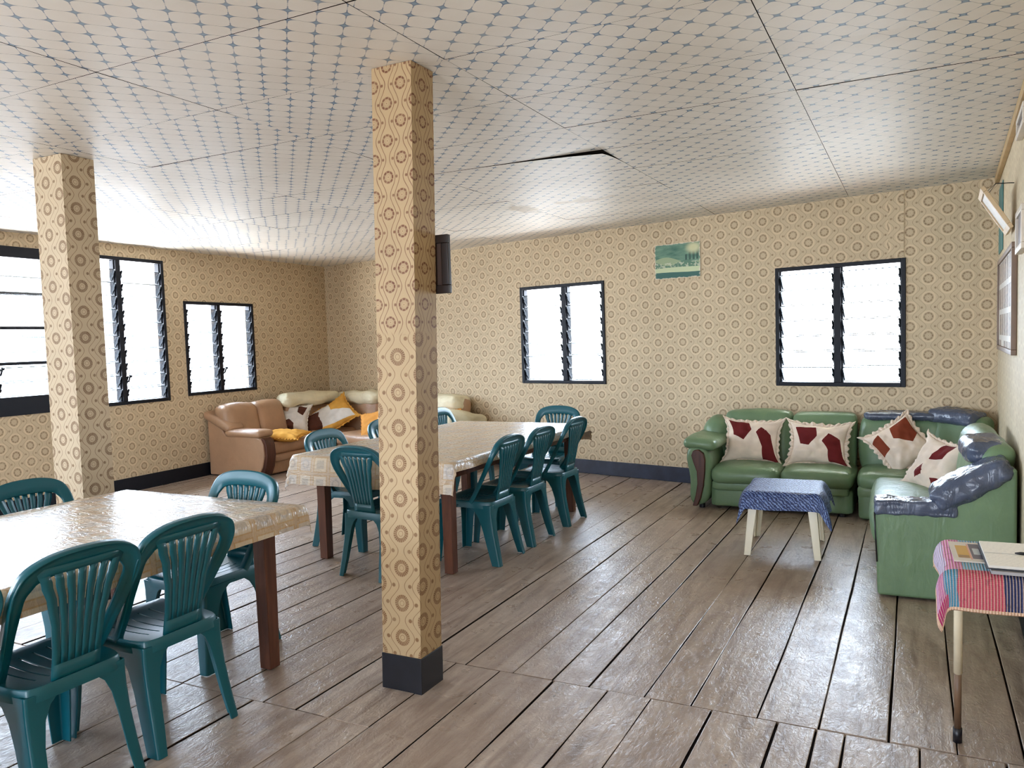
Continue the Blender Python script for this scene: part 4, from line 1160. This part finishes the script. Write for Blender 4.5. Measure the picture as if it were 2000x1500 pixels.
def poster_material():
    k = NT('faded_green_print'); uv = k.coord('UV'); x, y, _ = k.sep(uv)
    c = k.ramp(k.noise(k.mapping(uv, scale=(1.2, 3, 1)), 3, 3), [(.3, (58, 104, 86)), (.7, (112, 148, 122))])
    def above(h): return k.m1('GREATER_THAN', y, h)
    def hill(base, amp, f, ph): return k.m1('LESS_THAN', y, k.add(base, k.mul(k.m1('SINE', k.add(k.mul(x, f), ph)), amp)))
    c = k.mix(hill(.52, .10, 5.5, .3), c, lin((150, 166, 128))); c = k.mix(hill(.44, .07, 8, 2.2), c, lin((84, 122, 98)))
    c = k.mix(hill(.30, .02, 3, .4), c, lin((196, 206, 164))); c = k.mix(hill(.17, .015, 4, 1.1), c, lin((42, 92, 82)))
    for i, hx in enumerate((.70, .78, .86, .94)):
        c = k.mix(k.mul(k.m1('LESS_THAN', k.ab(k.sub(x, hx)), .022), k.mul(above(.50), k.m1('LESS_THAN', y, .66+.06*i))), c, lin((46, 82, 66)))
    c = k.mix(k.mul(k.rng(k.noise(k.mapping(uv, scale=(1, .8, 1)), 16, 3), .5, .6, 0, .8), k.mul(above(.30), k.m1('LESS_THAN', y, .46))), c, lin((196, 200, 172)))
    sun = k.m1('SQRT', k.add(k.m1('POWER', k.sub(x, .86), 2), k.m1('POWER', k.sub(y, .84), 2)))
    c = k.mix(k.step(sun, .14, .09), c, lin((206, 204, 160)))
    ed = k.mn(k.mn(x, k.sub(1, x)), k.mn(y, k.sub(1, y)))
    c = k.mix(k.step(k.add(ed, k.mul(k.sub(k.noise(uv, 12, 3), .5), .10)), .014, .012), c, lin((216, 206, 184)))
    k.base(c); k.rough(.5); return k.m
flat_print('poster', poster_material(), ANG_B, OB, -2.357, -1.869, 2.020, 2.356, 'small faded green landscape print pasted on the back wall between the two windows', 'poster')

def picture_frame(label, M, w_, h_, t, border, mat_frame, mat_pic, cat='picture', name='framed_picture'):
    root = empty(name); root.matrix_world = M; tag(root, label, cat)
    bm = BM()
    box(bm, -w_/2, w_/2, -t, 0, -h_/2, -h_/2+border); box(bm, -w_/2, w_/2, -t, 0, h_/2-border, h_/2)
    box(bm, -w_/2, -w_/2+border, -t, 0, -h_/2+border, h_/2-border); box(bm, w_/2-border, w_/2, -t, 0, -h_/2+border, h_/2-border)
    obj('frame', bm, mat_frame, root, bevel=.003)
    bm = BM(); uvl = bm.loops.layers.uv.new('UVMap')
    vs, fs = box(bm, -w_/2+border*.6, w_/2-border*.6, -t*.6, -t*.15, -h_/2+border*.6, h_/2-border*.6)
    for f in bm.faces:
        for l in f.loops: l[uvl].uv = (l.vert.co.x/w_+.5, l.vert.co.z/h_+.5)
    obj('picture', bm, mat_pic, root)
    return root
M_pale = simple('pale_wood_frame', (206, 180, 142), .45); M_dkframe = simple('dark_brown_frame', (34, 22, 18), .4); M_backing = simple('brown_backing_board', (70, 52, 44), .7)
M_teal_pic = simple('teal_print', (40, 120, 122), .4, var=.35, scale=4); M_whiteframe = simple('white_frame', (214, 204, 190), .4)
def on_right(s, z, off=0, tilt=0):
    return Matrix.Translation((OR[0], OR[1], 0)) @ Matrix.Rotation(ANG_R, 4, 'Z') @ Matrix.Translation((-s, -off, z)) @ Matrix.Rotation(tilt, 4, 'X')
# tilted frame: its foot touches the wall, its top leans out on a wire
w_, h_, tl = .42, .28, radians(31)
M = on_right(5.44, 2.005, .012, tl) @ Matrix.Translation((0, 0, h_/2))
fr = picture_frame('pale framed picture tilting out from the right wall on its wire', M, w_, h_, .022, .03, M_pale, simple('pale_picture', (196, 190, 180), .4))
top = Vector((-(5.44), -.012 - sin(tl)*h_*.9, 1.985 + cos(tl)*h_*.9))
bm = BM(); 
for dx in (-.12, .12): tube(bm, [(dx, .004, .8*h_/2), (dx*.1, .075, .98*h_/2), (dx*.1, .150, .60*h_/2)], .0016, 6)
obj('hanging_wire', bm, M_black, fr)
flat_print('poster', M_teal_pic, ANG_R, OR, -6.98, -6.48, 1.985, 2.46, 'teal print on the right wall by the back corner, behind the tilting frame', 'poster')
def collage():
    k = NT('photo_collage'); uv = k.coord('UV'); x, y, _ = k.sep(uv)
    px = k.mul(x, 6.3); py = k.mul(y, 3.6)
    lx = k.ab(k.m1('WRAP', px, .5, -.5)); ly = k.ab(k.m1('WRAP', py, .5, -.5))
    wn_ = k.n('ShaderNodeTexWhiteNoise'); wn_.noise_dimensions = '2D'; k.set(wn_.inputs['Vector'], k.comb(k.m1('FLOOR', k.add(px, .5)), k.m1('FLOOR', k.add(py, .5))))
    ph = k.mul(k.m1('LESS_THAN', k.mx(lx, ly), .40), k.m1('GREATER_THAN', wn_.outputs[0], .3))
    c = k.mix(ph, lin((220, 216, 208)), k.ramp(k.noise(uv, 26, 3), [(.3, (70, 58, 54)), (.7, (176, 150, 128))]))
    k.base(c); k.rough(.35); return k.m
picture_frame('long brown framed collage of photographs on the right wall', on_right(5.86, 1.60, .001), 1.50, .62, .028, .03, simple('grey_brown_frame', (116, 92, 74), .4), collage(), name='photo_collage')
picture_frame('white framed picture cut by the right picture edge, above the collage', on_right(4.62, 1.92, .001), .40, .21, .03, .03, M_whiteframe, simple('grey_picture', (120, 110, 110), .4))
picture_frame('small white framed picture high on the right wall at the picture edge', on_right(4.62, 2.44, .001), .42, .10, .03, .025, M_whiteframe, simple('dark_picture', (70, 66, 70), .4))
# frame hung on the far face of the middle pillar, seen from behind
lean = lambda z: (.041*z/H, .039*z/H)
M = Matrix.Translation((-1.942+.041*.7, 2.662+.160+.039*.7+.030, 1.787))
picture_frame('dark brown frame on the far side of the middle pillar, sticking out to its right', M, .35, .245, .024, .035, M_dkframe, M_backing)
